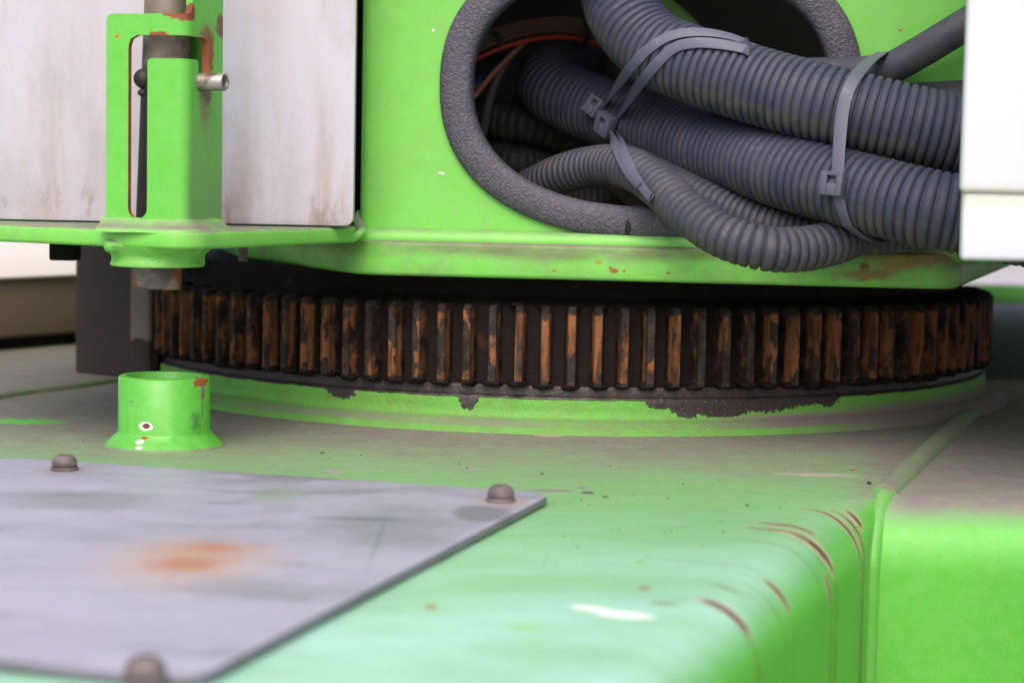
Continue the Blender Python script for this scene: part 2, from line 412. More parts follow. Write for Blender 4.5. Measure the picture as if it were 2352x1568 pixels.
# flat deck behind
tv2 = [-0.005, 0.3, 0.8, 1.4, 2.7]; sv2 = svals[:8] + [RB]
rows = [gv[-1][:8]]
def fpos(t, s):
    p = A + LE * t + LN * (s - RB); return Vector((p.x, p.y, 0))
extra_v = bm.verts.new(fpos(-0.005, RB))
capf = bm.faces.new(list(gv[-1][7:20]) + [extra_v])
for l in capf.loops: l[ul].uv = (0, 0.5)
rows[0] = rows[0] + [extra_v]
for t in tv2[1:]: rows.append([bm.verts.new(fpos(t, s)) for s in sv2])
for i in range(len(tv2) - 1):
    for j in range(len(sv2) - 1):
        quad((rows[i][j], rows[i][j + 1], rows[i + 1][j + 1], rows[i + 1][j]), ((tv2[i], sv2[j]), (tv2[i], sv2[j + 1]), (tv2[i + 1], sv2[j + 1]), (tv2[i + 1], sv2[j])))
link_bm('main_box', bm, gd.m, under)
# right arm: dusty flat top, bend, front face
FY = onz(2200, 1133).y                                      # where its top starts to bend
def arm_x(y): return A.x + LE.x / LE.y * (y - A.y)
prof = [(2.9, 0.0), (1.5, 0.0), (0.6, 0.0), (0.25, 0.0), (0.08, 0.0)] + [(-0.055 * math.sin(math.pi / 2 * k / 10), -0.055 + 0.055 * math.cos(math.pi / 2 * k / 10)) for k in range(11)] + [(-0.055, -0.2), (-0.055, -0.42)]
bm = bmesh.new(); ul = bm.loops.layers.uv.new('UVMap')
rows = []
for k in (0, 0.12, 0.3, 0.6, 1.0):
    rows.append([bm.verts.new(((arm_x(FY + dy) - (0.03 if dy > 0.04 else 0.0)) * (1 - k) + 1.9 * k + 0.0005, FY + dy + (0.06 * k), z - 0.0005)) for dy, z in prof])
for i in range(4):
    for j in range(len(prof) - 1): quad((rows[i][j], rows[i][j + 1], rows[i + 1][j + 1], rows[i + 1][j]), ((5, 5),) * 4)
bmesh.ops.recalc_face_normals(bm, faces=bm.faces)
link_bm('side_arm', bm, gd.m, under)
# far rim of the arm, a low green upstand
bm = box_bm((0.55, 1.72, 0.0), Vector((1.5, 0.06, 0)), Vector((0, 0.05, 0)), Vector((0, 0, 0.035)), 0.006)
gp = green_paint('frame_paint', 0.75, 0.6, 0.22)
link_bm('far_edge_rib', bm, gp.m, under)
# weld seam along the joint and down the inner corner
rib_prof_pts = [A + LE * t for t in (-0.015, 0.05, 0.2, 0.35, 0.5, 0.68)]
path, L = spline([p + Vector((0, 0, -0.004)) for p in rib_prof_pts], 0.004)
gw = green_paint('weld_paint', 0.85, 0.4, 0.35, (), lambda g, d, c: (g.math('MAXIMUM', d, g.ramp(g.noise(40, 6, 0.7), 0.3, 0.6, 0.45, 0.85)), c), tone=DEEP)
bm = sweep_bm(path, lambda i: 0.0115 * (1 + 0.07 * mnoise.noise(path[i] * 130)), 16)
link_bm('deck_weld_seam', bm, gw.m, under)
gw2 = green_paint('weld_paint_clean', 0.5, 0.3, 0.08, tone=MID)
cor = Vector((arm_x(FY - 0.055) + 0.002, FY - 0.057, 0))
gw3 = green_paint('corner_weld_paint', 0.4, 0.4, 0.25, tone=DEEP)
cw = [A + LE * 0.01 + Vector((0, 0, -0.004)), A - LE * 0.012 + Vector((0, 0, -0.005))]
for k in range(1, 7):
    a_ = math.pi / 2 * k / 6; yy = FY - 0.055 * math.sin(a_); cw.append(Vector((arm_x(yy) + 0.001, yy + 0.0025, -0.055 + 0.055 * math.cos(a_) - 0.004)))
cw += [Vector((arm_x(FY - 0.055) + 0.001, FY - 0.0525, -0.16)), Vector((arm_x(FY - 0.055) + 0.001, FY - 0.0525, -0.42))]
cpath, L = spline(cw, 0.005)
bm = sweep_bm(cpath, lambda i: (0.0068 + 0.0042 * max(0.0, 1 - i * 0.005 / 0.045)) * (1 + 0.06 * mnoise.noise(cpath[i] * 60)), 14)
link_bm('corner_weld_seam', bm, gw3.m, under)
bm = bead_bm([onz(-60, 925), onz(60, 905), onz(160, 893), onz(262, 878)], 0.006, 0.2, 0.006, 8, 60)
link_bm('deck_weld_seam', bm, gw.m, under)

# ------------------------------------------------------------------ base ring under the gear
def ring_extra(g, d, c):
    uvv = g.uv(); u, v, _ = g.xyz(uvv)
    band = g.math('MULTIPLY', g.ramp(v, 0.0135, 0.010), g.ramp(v, 0.0045, 0.0065))
    band = g.math('MULTIPLY', band, g.ramp(g.noise(9, 5, 0.6, uvv, (1, 4, 1)), 0.3, 0.6))
    dust_shade = g.math('MULTIPLY', g.ramp(u, 0.10, 0.22), g.math('MULTIPLY', g.ramp(v, 0.019, 0.014), g.ramp(v, 0.004, 0.007)))
    c = g.mix(g.ramp(g.noise(34, 7, 0.7), 0.3, 0.7, 0.15, 0.6), c, srgb(104, 122, 58))
    far = g.math('MULTIPLY', g.ramp(u, 0.20, 0.36), g.ramp(v, 0.026, 0.016))  # dust, plus shade painted in to dim the ring's right end
    dust_shade = g.math('MAXIMUM', dust_shade, far)
    d = g.math('ADD', g.math('MULTIPLY', d, 0.5), g.math('MAXIMUM', g.math('MULTIPLY', band, 0.55), g.math('MULTIPLY', dust_shade, 0.9)), clamp=True)
    return d, c
gr = green_paint('base_ring_paint', 0.35, 0.4, 0.08, (), ring_extra, 0.6, tone=DEEP)
uvv = gr.uv(); u, v, _ = gr.xyz(uvv)
wob = gr.math('MULTIPLY', gr.math('SUBTRACT', gr.noise(32, 6, 0.7, uvv), 0.5), 0.006)
edge = gr.math('ADD', v, wob)
m = gr.ramp(edge, 0.0305, 0.0312)
for (p0, py, rx, ry) in ((752, 896, 34, 20), (1045, 912, 22, 30), (1560, 936, 40, 26), (1640, 940, 70, 20), (1740, 925, 90, 22), (1830, 915, 80, 18), (1890, 912, 30, 22), (1500, 925, 40, 16)):
    th = theta(p0); d = 2.4 - 0.497 * math.cos(th); zc = 0.245 - (py - 0.0195 * (p0 - 1176) - 400) * d / F
    m = gr.math('MAXIMUM', m, gr.spot((th * 0.5, zc, 0), (rx * d / F / max(0.3, math.cos(th)), ry * d / F, 1), (0, 0, 0), 0.06, 0.62, 260, uvv))
gcol = gr.mix(gr.noise(70, 4), srgb(30, 23, 26), srgb(54, 42, 42))
old = gr.b.inputs['Base Color'].links[0].from_socket
gr.set('Base Color', gr.mix(m, old, gcol)); 
oldr = gr.b.inputs['Roughness'].links[0].from_socket
gr.set('Roughness', gr.mixf(m, oldr, 0.42))
gr.bump(gr.math('ADD', gr.math('MULTIPLY', m, 0.8), gr.math('MULTIPLY', gr.noise(220, 3), 0.35)), 0.9, 0.003)
prof = [(0.44, 0.043), (0.4895, 0.043), (0.4905, 0.040), (0.491, 0.034), (0.4935, 0.033), (0.4945, 0.030), (0.495, 0.022), (0.4955, 0.0145), (0.498, 0.0125), (0.503, 0.0118), (0.508, 0.0095), (0.513, 0.0055), (0.519, 0.002), (0.5225, -0.002)]
bm = lathe_bm(prof, 260, -math.pi, math.pi, uv=True)
link_bm('gear_base_ring', bm, gr.m, under, sharp=60)

# ------------------------------------------------------------------ slewing ring gear
gt = G('gear_tooth')
ob = gt.tex('Object'); rnd = gt.rnd()
comb = gt.n.new('ShaderNodeCombineXYZ'); gt.l.new(gt.math('MULTIPLY', rnd, 37.0), comb.inputs[0]); gt.l.new(gt.math('MULTIPLY', rnd, 91.0), comb.inputs[2])
va = gt.n.new('ShaderNodeVectorMath'); va.operation = 'ADD'; gt.l.new(ob, va.inputs[0]); gt.l.new(comb.outputs[0], va.inputs[1]); ov = va.outputs[0]
ox, oy, oz = gt.xyz(ob)
nb = gt.noise(34, 5, 0.62, ov, (1, 1, 0.55))
rustm = gt.ramp(nb, gt.math('SUBTRACT', 0.49, gt.math('MULTIPLY', rnd, 0.20)), gt.math('SUBTRACT', 0.60, gt.math('MULTIPLY', rnd, 0.20)))
streakn = gt.noise(120, 4, 0.6, ov, (1, 1, 0.15))
rust = gt.mix(gt.noise(110, 5, 0.7, ov), srgb(94, 58, 38), srgb(172, 112, 72)); rust = gt.mix(gt.ramp(streakn, 0.42, 0.62, 0, 0.85), rust, srgb(58, 38, 30))
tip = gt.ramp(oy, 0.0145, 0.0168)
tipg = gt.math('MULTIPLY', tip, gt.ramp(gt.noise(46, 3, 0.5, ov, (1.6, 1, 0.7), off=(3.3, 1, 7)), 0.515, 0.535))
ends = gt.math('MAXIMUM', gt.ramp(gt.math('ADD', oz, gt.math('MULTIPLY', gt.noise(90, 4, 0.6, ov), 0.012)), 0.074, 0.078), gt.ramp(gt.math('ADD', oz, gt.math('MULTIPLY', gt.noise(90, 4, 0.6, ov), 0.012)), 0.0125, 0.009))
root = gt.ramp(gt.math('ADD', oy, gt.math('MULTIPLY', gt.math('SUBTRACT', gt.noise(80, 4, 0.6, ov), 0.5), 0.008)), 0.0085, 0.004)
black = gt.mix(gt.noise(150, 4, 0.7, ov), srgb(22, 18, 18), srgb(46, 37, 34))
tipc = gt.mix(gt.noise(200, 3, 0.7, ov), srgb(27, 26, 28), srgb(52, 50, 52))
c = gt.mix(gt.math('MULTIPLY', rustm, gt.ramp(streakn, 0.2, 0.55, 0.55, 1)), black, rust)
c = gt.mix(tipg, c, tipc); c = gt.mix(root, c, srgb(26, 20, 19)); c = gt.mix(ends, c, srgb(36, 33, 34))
fl = gt.ramp(gt.voro(190, 'F1', ov), 0.07, 0.05); c = gt.mix(gt.math('MULTIPLY', fl, gt.ramp(gt.noise(25, 2, v=ov), 0.55, 0.6)), c, srgb(170, 150, 135))
c = gt.mix(gt.ramp(gt.noise(60, 6, 0.7, ov, off=(9, 2, 4)), 0.4, 0.75, 0.0, 0.28), c, srgb(122, 98, 80))
gt.set('Base Color', c); gt.set('Roughness', gt.mixf(tipg, 0.72, 0.55)); gt.set('Specular IOR Level', 0.15)
gt.bump(gt.math('ADD', gt.noise(240, 4, 0.7, ov), gt.math('MULTIPLY', gt.math('ADD', tipg, ends), 0.8)), 0.6, 0.0012)
gear = thing('slewing_ring_gear', Vector((0, 0, 0.04)), 'greasy black slewing ring gear with rust-orange teeth between green frame and deck', 'gear')
gk = G('black_grease'); c = gk.mix(gk.noise(60, 5), srgb(17, 14, 15), srgb(36, 28, 27)); c = gk.mix(gk.ramp(gk.noise(35, 4, off=(4, 2, 1)), 0.60, 0.75, 0, .5), c, srgb(78, 46, 30))
gk.set('Base Color', c); gk.set('Roughness', 0.65); gk.set('Specular IOR Level', 0.10); gk.bump(gk.noise(180, 5, 0.7), 0.7, 0.002)
prof = [(0.40, 0.1475), (0.462, 0.1475), (0.464, 0.128), (0.470, 0.123), (0.4805, 0.1205), (0.4825, 0.118), (0.4825, 0.047), (0.484, 0.0445), (0.484, 0.041), (0.40, 0.041)]
link_bm('gear_rim', lathe_bm(prof, 200), gk.m, gear, sharp=40)
# one tooth: tangential X, radial outward -Y kept as +Y in its own frame
tp = []
for k in range(6):
    t = k / 5; tp.append((0.0078 - 0.0043 * t - 0.0008 * math.sin(math.pi * t), 0.018 * t))
outline = [(-x, y) for x, y in tp] + [(x, y) for x, y in reversed(tp)]
bm = bmesh.new(); zs = [(0.0, 0.0), (0.0012, 0.0016), (0.037, 0.0018), (0.073, 0.0016), (0.0765, -0.001)]
lv = []
for z, gr_ in zs:
    k = 1 if gr_ > 0 else 0.82
    lv.append([bm.verts.new((x * (1.0 if gr_ > 0 else 0.93), -0.003 + (y + 0.003) * k if y > 0.012 else y - 0.003, z)) for x, y in outline])
for a, b in zip(lv, lv[1:]):
    for i in range(len(outline) - 1): bm.faces.new((a[i], a[i + 1], b[i + 1], b[i]))
bm.faces.new(lv[0]); bm.faces.new(lv[-1][::-1])
bmesh.ops.recalc_face_normals(bm, faces=bm.faces)
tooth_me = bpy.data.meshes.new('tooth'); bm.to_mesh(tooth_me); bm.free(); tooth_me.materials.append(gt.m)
tooth_me.polygons.foreach_set('use_smooth', [True] * len(tooth_me.polygons)); tooth_me.set_sharp_from_angle(angle=math.radians(30))
NT = 124
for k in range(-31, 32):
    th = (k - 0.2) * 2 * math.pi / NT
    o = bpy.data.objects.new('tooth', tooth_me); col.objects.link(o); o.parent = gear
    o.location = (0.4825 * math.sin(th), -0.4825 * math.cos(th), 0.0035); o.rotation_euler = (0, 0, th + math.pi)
# squeezed-out grease below and above the teeth: one lumpy mass
bm = bmesh.new()
for k in range(-31, 32):
    for (zc, rr, dr) in ((0.0445, 0.0085, 0.006), (0.119, 0.0075, -0.004)):
        th = (k - 0.2 + random.uniform(-0.12, 0.12)) * 2 * math.pi / NT; r = 0.488 + dr + random.uniform(-0.003, 0.002)
        sx, sy, sz = rr * random.uniform(0.9, 1.35), rr * random.uniform(0.8, 1.1), rr * random.uniform(0.35, 0.55)
        res = bmesh.ops.create_icosphere(bm, subdivisions=3, radius=1.0)
        M = Matrix.Translation((r * math.sin(th), -r * math.cos(th), zc + random.uniform(-.0015, .0015))) @ Matrix.Rotation(th, 4, 'Z') @ Matrix.Diagonal((sx, sy, sz, 1))
        for v in res['verts']:
            q = v.co.copy(); v.co = M @ (q * (1 + 0.35 * mnoise.noise(q * 1.8 + Vector((k * 3.1, zc * 90, 0))) + 0.12 * mnoise.noise(q * 6 + Vector((k * 1.7, 0, 5)))))
tag(link_bm('grease_lumps', bm, gk.m, gear, sharp=180), kind='stuff')

# ------------------------------------------------------------------ pinion guard and what stands behind it on the left
gb = G('dark_oily_steel'); c = gb.mix(gb.noise(12, 5), srgb(34, 28, 27), srgb(50, 42, 40)); c = gb.mix(gb.ramp(gb.noise(20, 5, stretch=(1, 1, 0.4)), 0.5, 0.75, 0, .6), c, srgb(62, 50, 43))
gb.set('Base Color', c); gb.set('Roughness', 0.7); gb.bump(gb.noise(90, 4), 0.4, 0.001)
pin_t = thing('pinion_housing', at(265, 868, 2.31) * 1.0, 'dark oily steel pinion housing beside the ring gear', 'housing')
p = at(168, 700, 2.36); q = at(310, 700, 2.30)
bm = prism_bm(round_poly([(p.x, p.y + .01), (q.x + .01, q.y + 0.005), (q.x + .012, q.y + 0.16), (p.x, p.y + 0.16)], 0.012), 0.0015, 0.19)
link_bm('housing_body', bm, gb.m, pin_t)
gs = G('dusty_steel'); c = gs.mix(gs.noise(16, 5), srgb(98, 91, 88), srgb(128, 119, 114))
x_, y_, z_ = gs.xyz(gs.P); mm = gs.ramp(gs.math('ADD', z_, gs.math('MULTIPLY', gs.noise(60, 3), 0.03)), 0.07, 0.076)
c = gs.mix(mm, srgb(52, 45, 44), c); gs.set('Base Color', c); gs.set('Roughness', 0.8); gs.bump(gs.noise(120, 4), 0.4, 0.001)
p = at(299, 700, 2.205); q = at(347, 700, 2.195)
bm = prism_bm(round_poly([(p.x, p.y), (q.x, q.y), (q.x + 0.008, q.y + 0.03), (p.x + 0.004, p.y + 0.032)], [0.003, 0.006, 0.003, 0.003]), 0.002, 0.19)
link_bm('guard_bar', bm, gs.m, pin_t)
p = at(347, 700, 2.190); q = at(363, 700, 2.185)
bm = prism_bm([(p.x, p.y + .004), (q.x, q.y), (q.x + 0.006, q.y + 0.03), (p.x + 0.004, p.y + 0.032)], 0.004, 0.188, 0.002)
link_bm('edge_strip', bm, gk.m, pin_t)

gbg = G('cream_painted_metal'); c = gbg.mix(gbg.noise(4, 4), srgb(226, 210, 212), srgb(240, 228, 230)); x_, y_, z_ = gbg.xyz(gbg.P)
gbg.set('Base Color', c); gbg.set('Roughness', 0.5)
gbr = G('brown_dusty_metal'); c = gbr.mix(gbr.noise(6, 5), srgb(112, 92, 82), srgb(138, 118, 106)); gbr.set('Base Color', c); gbr.set('Roughness', 0.85)
bt = thing('rear_ballast_box', at(40, 820, 2.75), 'blurred box with pale rounded hood and brown lower face behind the pinion housing', 'ballast box')
p = at(-340, 830, 2.42); q = at(260, 780, 2.80)
e = Vector((q.x - p.x, q.y - p.y, 0)); nrm_ = Vector((-e.y, e.x, 0)).normalized()
bm = box_bm(Vector((p.x, p.y, 0.016)), e, nrm_ * 0.5, Vector((0, 0, 0.078)), 0.006, 3)
link_bm('lower_face', bm, gbr.m, bt)
bm = bmesh.new(); rows = []
hp = [(0.03, 0.0945), (-0.006, 0.0945), (-0.008, 0.0975), (0.0, 0.104), (0.03, 0.121), (0.07, 0.139), (0.13, 0.160), (0.22, 0.180), (0.40, 0.190), (0.40, 0.0945)]
for k in range(9):
    b_ = Vector((p.x, p.y, 0)) + e * (-0.3 + 1.36 * k / 8)
    rows.append([bm.verts.new(b_ + nrm_ * o_ + Vector((0, 0, z_))) for o_, z_ in hp])
for k in range(8):
    for m_ in range(len(hp)): bm.faces.new((rows[k][m_], rows[k + 1][m_], rows[k + 1][(m_ + 1) % len(hp)], rows[k][(m_ + 1) % len(hp)]))
bm.faces.new(rows[0]); bm.faces.new(rows[-1][::-1]); bmesh.ops.recalc_face_normals(bm, faces=bm.faces)
link_bm('upper_hood', bm, gbg.m, bt)
bm = box_bm(Vector((p.x, p.y, 0.0005)) + nrm_ * 0.01, e, nrm_ * 0.35, Vector((0, 0, 0.0145)), 0.002)
link_bm('dark_plinth', bm, gk.m, bt)

# ------------------------------------------------------------------ access cover on the deck
gc = G('galvanised_cover')
c = gc.mix(gc.noise(8, 6, 0.6, stretch=(0.5, 1.4, 1)), srgb(144, 140, 160), srgb(176, 172, 192))
c = gc.mix(gc.ramp(gc.noise(13, 6, 0.65, stretch=(0.55, 1.3, 1), off=(2, 5, 0)), 0.5, 0.74, 0, .75), c, srgb(118, 119, 128))
c = gc.mix(gc.ramp(gc.noise(60, 5, 0.7, stretch=(0.25, 1, 1)), 0.55, 0.75, 0, .4), c, srgb(122, 120, 130))
def csp(px, py, rx, ry, cl, so=1.0, rag=0.35, amt=1.0, rot=0.0, rsc=40):
    global c
    p, r, _, _, _, _ = deck_spot(px, py, rx, ry, cl, z=0.006)
    c = gc.mix(gc.math('MULTIPLY', gc.spot(p, r, (0, 0, rot), so, rag, rsc), amt), c, cl)
csp(430, 1290, 190, 55, srgb(176, 156, 152), 1.2, 0.6, .7, rsc=90); csp(450, 1282, 110, 34, srgb(176, 132, 110), 1.5, 0.9, .65, rsc=90); csp(425, 1300, 70, 13, srgb(168, 108, 76), 1.5, 0.9, .7, rsc=140); csp(500, 1262, 60, 8, srgb(168, 106, 72), 1.5, .9, .6, rsc=140)
csp(900, 1210, 150, 42, srgb(126, 127, 138), 0.9, 0.5, .65); csp(1110, 1182, 70, 18, srgb(112, 112, 122), 0.6, 0.3, .8); csp(830, 1195, 120, 4, srgb(90, 90, 98), 1, .5, .6); csp(870, 1240, 4, 60, srgb(105, 105, 115), 1, .3, .5)
csp(148, 1085, 60, 9, srgb(150, 140, 138), 1.0, .3, .8); csp(640, 1140, 60, 20, srgb(130, 148, 132), 1.1, .5, .6); csp(700, 1095, 200, 9, srgb(112, 108, 122), 1, .5, .6); csp(170, 1150, 180, 20, srgb(128, 126, 134), 1.1, .5, .6); csp(560, 1350, 200, 8, srgb(140, 138, 150), 1.1, .5, .5); csp(333, 1562, 90, 12, srgb(165, 148, 150), 1, .3, .7); csp(1150, 1155, 60, 12, srgb(170, 150, 148), 1, .3, .8)
c = gc.mix(gc.math('MULTIPLY', gc.ramp(gc.upness(), 0.7, 0.3), 0.7), c, srgb(96, 94, 102))
c = gc.mix(gc.ramp(gc.noise(320, 3, 0.6, stretch=(0.15, 1, 1)), 0.58, 0.7, 0, .22), c, srgb(110, 108, 118))
gc.set('Base Color', c); gc.set('Roughness', gc.ramp(gc.noise(30, 4), 0.3, 0.7, 0.42, 0.62)); gc.set('Metallic', 0.15)
gc.bump(gc.math('ADD', gc.math('MULTIPLY', gc.noise(6, 2, stretch=(0.7, 1.2, 1)), 3.0), gc.math('MULTIPLY', gc.noise(200, 3), 0.10)), 0.35, 0.004)
BLc = onz(14, 1069); BRc = onz(1272, 1152); ed = Vector((onz(490, 1568).x - BRc.x, onz(490, 1568).y - BRc.y, 0)).normalized(); BRc = onz(1272, 1153)
FRc = BRc + ed * 0.70
# front edge through two measured points
f1 = onz(0, 1545); f2 = onz(250, 1572); fd = Vector((f2.x - f1.x, f2.y - f1.y, 0))
def isect(p, d, q, e_):
    k = ((q.x - p.x) * e_.y - (q.y - p.y) * e_.x) / (d.x * e_.y - d.y * e_.x); return p + d * k
FRc = isect(BRc, ed, f1, fd); FLc = isect(BLc, ed, f1, fd)
cover_poly = round_poly([BRc, BLc, FLc, FRc][::-1] if False else [BLc, FLc, FRc, BRc], 0.022, 8)
cover = thing('access_cover', Vector((sum(p.x for p in cover_poly) / len(cover_poly), sum(p.y for p in cover_poly) / len(cover_poly), 0.0)), 'grey galvanised cover plate with orange rust stain bolted on the green deck', 'cover plate')
bm = prism_bm([(p.x, p.y) for p in cover_poly], 0.0012, 0.0072, 0.0012, 2)
link_bm('plate', bm, gc.m, cover)
gbo = G('weathered_bolt'); c = gbo.mix(gbo.noise(120, 5), srgb(96, 86, 88), srgb(126, 114, 114)); c = gbo.mix(gbo.ramp(gbo.noise(60, 4, off=(3, 3, 3)), 0.5, 0.7, 0, .6), c, srgb(66, 56, 56))
gbo.set('Base Color', c); gbo.set('Roughness', 0.62); gbo.set('Metallic', 0.25); gbo.bump(gbo.noise(400, 3), 0.4, 0.0006)
hexr = 0.0040
head = [(0.0, 0.0035), (hexr, 0.0035), (hexr, 0.0092), (0.0052, 0.0094), (0.0078, 0.0078), (0.0094, 0.0052), (0.0100, 0.0028), (0.0098, 0.0012), (0.0088, 0.0004), (0.0088, -0.0004), (0.0, -0.0004)]
wash = [(0.0, 0.0), (0.0106, 0.0), (0.0108, 0.0006), (0.0108, 0.0022), (0.0104, 0.0028), (0.0, 0.0028)]
bolt0 = None
for (px, py) in ((148, 1079), (1150, 1151), (333, 1566)):
    p = onz(px, py, 0.0072); p.z = 0.0072
    if bolt0 is None:
        w = link_bm('bolt', lathe_bm(head, 36, M=Matrix.Translation(p + Vector((0, 0, 0.0028)))), gbo.m, cover)
        # own origin at the bolt
        off = p - wloc(cover)
        for v in w.data.vertices: v.co -= off
        w.location = off; bolt0 = w
        s_ = link_bm('washer', lathe_bm(wash, 36), gbo.m, None); s_.parent = w; s_.location = (0, 0, 0); wash0 = s_
    else:
        w = bolt0.copy(); col.objects.link(w); w.location = p - wloc(cover); w.rotation_euler = (0, 0, random.uniform(0, 3))
        s_ = wash0.copy(); col.objects.link(s_); s_.parent = w

# ------------------------------------------------------------------ locking pin socket on the deck
sb = onz(377, 1022); S0 = Vector((sb.x, sb.y, 0))
def sspot(ang, z, rx, rz, colr, soft=0.2, rag=0.4, r=0.040):
    p = S0 + Vector((r * math.sin(ang), -r * math.cos(ang), z)); return (p, (rx, 0.012, rz), (0, 0, ang), colr, soft, rag)
va_ = math.atan2(S0.x - CAM.x, S0.y - CAM.y)     # viewing azimuth
def sa(px): return math.asin(max(-1, min(1, (px - 375) / 106.5))) - (-va_) * -1 if False else math.asin(max(-1, min(1, (px - 375) / 106.5))) - va_
RUST2 = srgb(134, 70, 40)
sp_ = [sspot(sa(333), 0.0215, 0.0062, 0.0038, WHITE, 0.12, 0.25), sspot(sa(334), 0.0217, 0.0038, 0.0024, srgb(92, 44, 44), 0.15, 0.3),
       sspot(sa(326), 0.0085, 0.0040, 0.0018, WHITE, 0.12, 0.3, 0.044), sspot(sa(330), 0.004, 0.0035, 0.0014, WHITE, 0.12, 0.3, 0.048), sspot(sa(332), 0.0115, 0.003, 0.0012, srgb(150, 60, 40), 0.2, 0.3, 0.042),
       sspot(sa(460), 0.0585, 0.010, 0.004, RUST2, 0.2, 0.5), sspot(sa(463), 0.050, 0.0030, 0.008, srgb(120, 92, 90), 0.2, 0.5), sspot(sa(463), 0.046, 0.0016, 0.0026, srgb(120, 50, 34), 0.2, 0.4), sspot(sa(462), 0.036, 0.0011, 0.010, srgb(92, 104, 84), 0.3, 0.3),
       sspot(sa(300), 0.042, 0.0022, 0.0011, srgb(110, 120, 90), 0.3, 0.3), sspot(sa(448), 0.024, 0.005, 0.008, srgb(70, 120, 60), 0.9, 0.8)]
def sock_extra(g, d, c):
    x, y, z = g.xyz(g.P)
    foot = g.math('MULTIPLY', g.ramp(z, 0.004, 0.0005), 0.8)
    return g.math('MAXIMUM', g.math('MULTIPLY', d, 0.35), foot), c
gso = green_paint('socket_paint', 0.25, 0.5, 0.03, sp_, sock_extra, 0.36, tone=DEEP)
sock = thing('pin_socket', S0, 'short green tube socket with chipped rusty rim welded on the deck', 'socket')
prof = [(0.0315, 0.004), (0.0315, 0.0605), (0.0325, 0.0622), (0.0385, 0.0622), (0.0402, 0.0606), (0.0402, 0.014), (0.0415, 0.0115), (0.0465, 0.007), (0.0515, 0.0022), (0.0535, -0.0008)]
bm = lathe_bm(prof, 96, M=Matrix.Translation(S0))
for v in bm.verts:
    if v.co.z < 0.0125: v.co += (v.co - S0).normalized() * (0.0017 * mnoise.noise(v.co * 55) + 0.0010 * mnoise.noise(v.co * 140))
link_bm('cup', bm, gso.m, sock, sharp=50)
gri = G('bare_rust'); c = gri.mix(gri.noise(90, 5, 0.7), srgb(120, 58, 30), srgb(182, 108, 66)); c = gri.mix(gri.ramp(gri.noise(45, 4, off=(1, 2, 3)), .5, .7, 0, .7), c, srgb(84, 62, 58)); gri.set('Base Color', c); gri.set('Roughness', 0.85); gri.bump(gri.noise(260, 5), 0.6, 0.001)
bm = lathe_bm([(0.0314, 0.061), (0.0308, 0.055), (0.0306, 0.01), (0.0, 0.008)], 40, math.pi - 1.35 - 0.15, math.pi - 0.15 + 0.1, M=Matrix.Translation(S0) @ Matrix.Rotation(-1.2, 4, 'Z') )
link_bm('rusty_bore', bm, gri.m, sock)

# ------------------------------------------------------------------ upper frame (turns on the ring)
upper = thing('upper_frame', Vector((0.05, 0.1, 0.147)), 'bright green upper frame with oval hose opening above the ring gear', 'frame')
PO = -0.018                       # the side panel stands this far behind the base plate's edge
def fr_spot(px, py, rx, ry, colr, soft=0.3, rag=0.3, off=PO):
    p = onf(px, py, off); k = (p.y - CAM.y) / F
    return (p, (rx * k, 0.02, ry * k), (0, 0, -0.109), colr, soft, rag)
psp = [fr_spot(1017, 398, 5, 2.5, WHITE), fr_spot(1010, 397, 3, 2, WHITE), fr_spot(995, 70, 3, 3, WHITE), fr_spot(1410, 622, 10, 6, RUSTC, .8, .4, 0), fr_spot(1402, 615, 4, 3, RUSTC, .4, .4, 0), fr_spot(1375, 603, 8, 4, srgb(150, 130, 50), .8, .4, 0),
       fr_spot(1272, 622, 4, 3, srgb(140, 110, 60), .4, .3, 0), fr_spot(1433, 623, 4, 3, srgb(140, 110, 60), .4, .3, 0), fr_spot(1535, 627, 5, 3, srgb(140, 100, 60), .4, .3, 0),
       fr_spot(1990, 630, 60, 14, srgb(120, 110, 50), 1.2, .7, 0), fr_spot(2110, 590, 140, 12, srgb(110, 92, 58), 1.2, .7, 0), fr_spot(2060, 600, 60, 20, srgb(130, 120, 60), 1.2, .7, 0), fr_spot(1985, 612, 10, 9, srgb(104, 66, 44), .8, .7, 0), fr_spot(2150, 570, 200, 9, srgb(96, 80, 52), 1.2, .7, 0),
       fr_spot(2068, 70, 5, 3, srgb(150, 100, 50), .6, .4), fr_spot(1970, 110, 5, 3, srgb(150, 100, 50), .6, .4), fr_spot(1958, 160, 6, 8, srgb(140, 100, 50), .7, .4)]
gpan = green_paint('panel_paint', 0.5, 0.45, 0.16, psp)
def fxy(px, py, off): return onf(px, py, off)
def f_uv(p):  # plane coordinates
    return ((p - FP).dot(FE), p.z)
def f_pt(s, z, dep): 
    return FP + FE * s + FN * (PO - dep) + Vector((0, 0, z))
HC = onf(1490, 200, PO); hs, hz = f_uv(HC); kk = (HC.y - CAM.y) / F
def oval(a, b, n=96, e=2.3):
    out = []
    for i in range(n):
        t = 2 * math.pi * i / n; ct, st = math.cos(t), math.sin(t)
        out.append((hs + a * kk * math.copysign(abs(ct) ** (2 / e), ct), hz + b * kk * math.copysign(abs(st) ** (2 / e), st) - 0.019 * (a * kk * ct) * 0))
    return out
sL = f_uv(onf(826, 300, PO))[0]; sR = f_uv(onf(2500, 300, PO))[0]
ZP = 0.1805                      # top of the base plate
RC = 0.010
def panel_map(s, z, dep):
    # left edge bends back round a small radius
    u = s - sL
    if u >= RC: return f_pt(s, z, dep)
    if u > RC - RC * math.pi / 2:
        a = (RC - u) / RC; cx = f_pt(sL + RC, z, RC); r = RC - dep
        return cx + FN * (r * math.cos(a)) - FE * (r * math.sin(a))
    ex = (RC - RC * math.pi / 2) - u; cx = f_pt(sL + RC, z, RC); return cx - FE * (RC - dep) - FN * ex
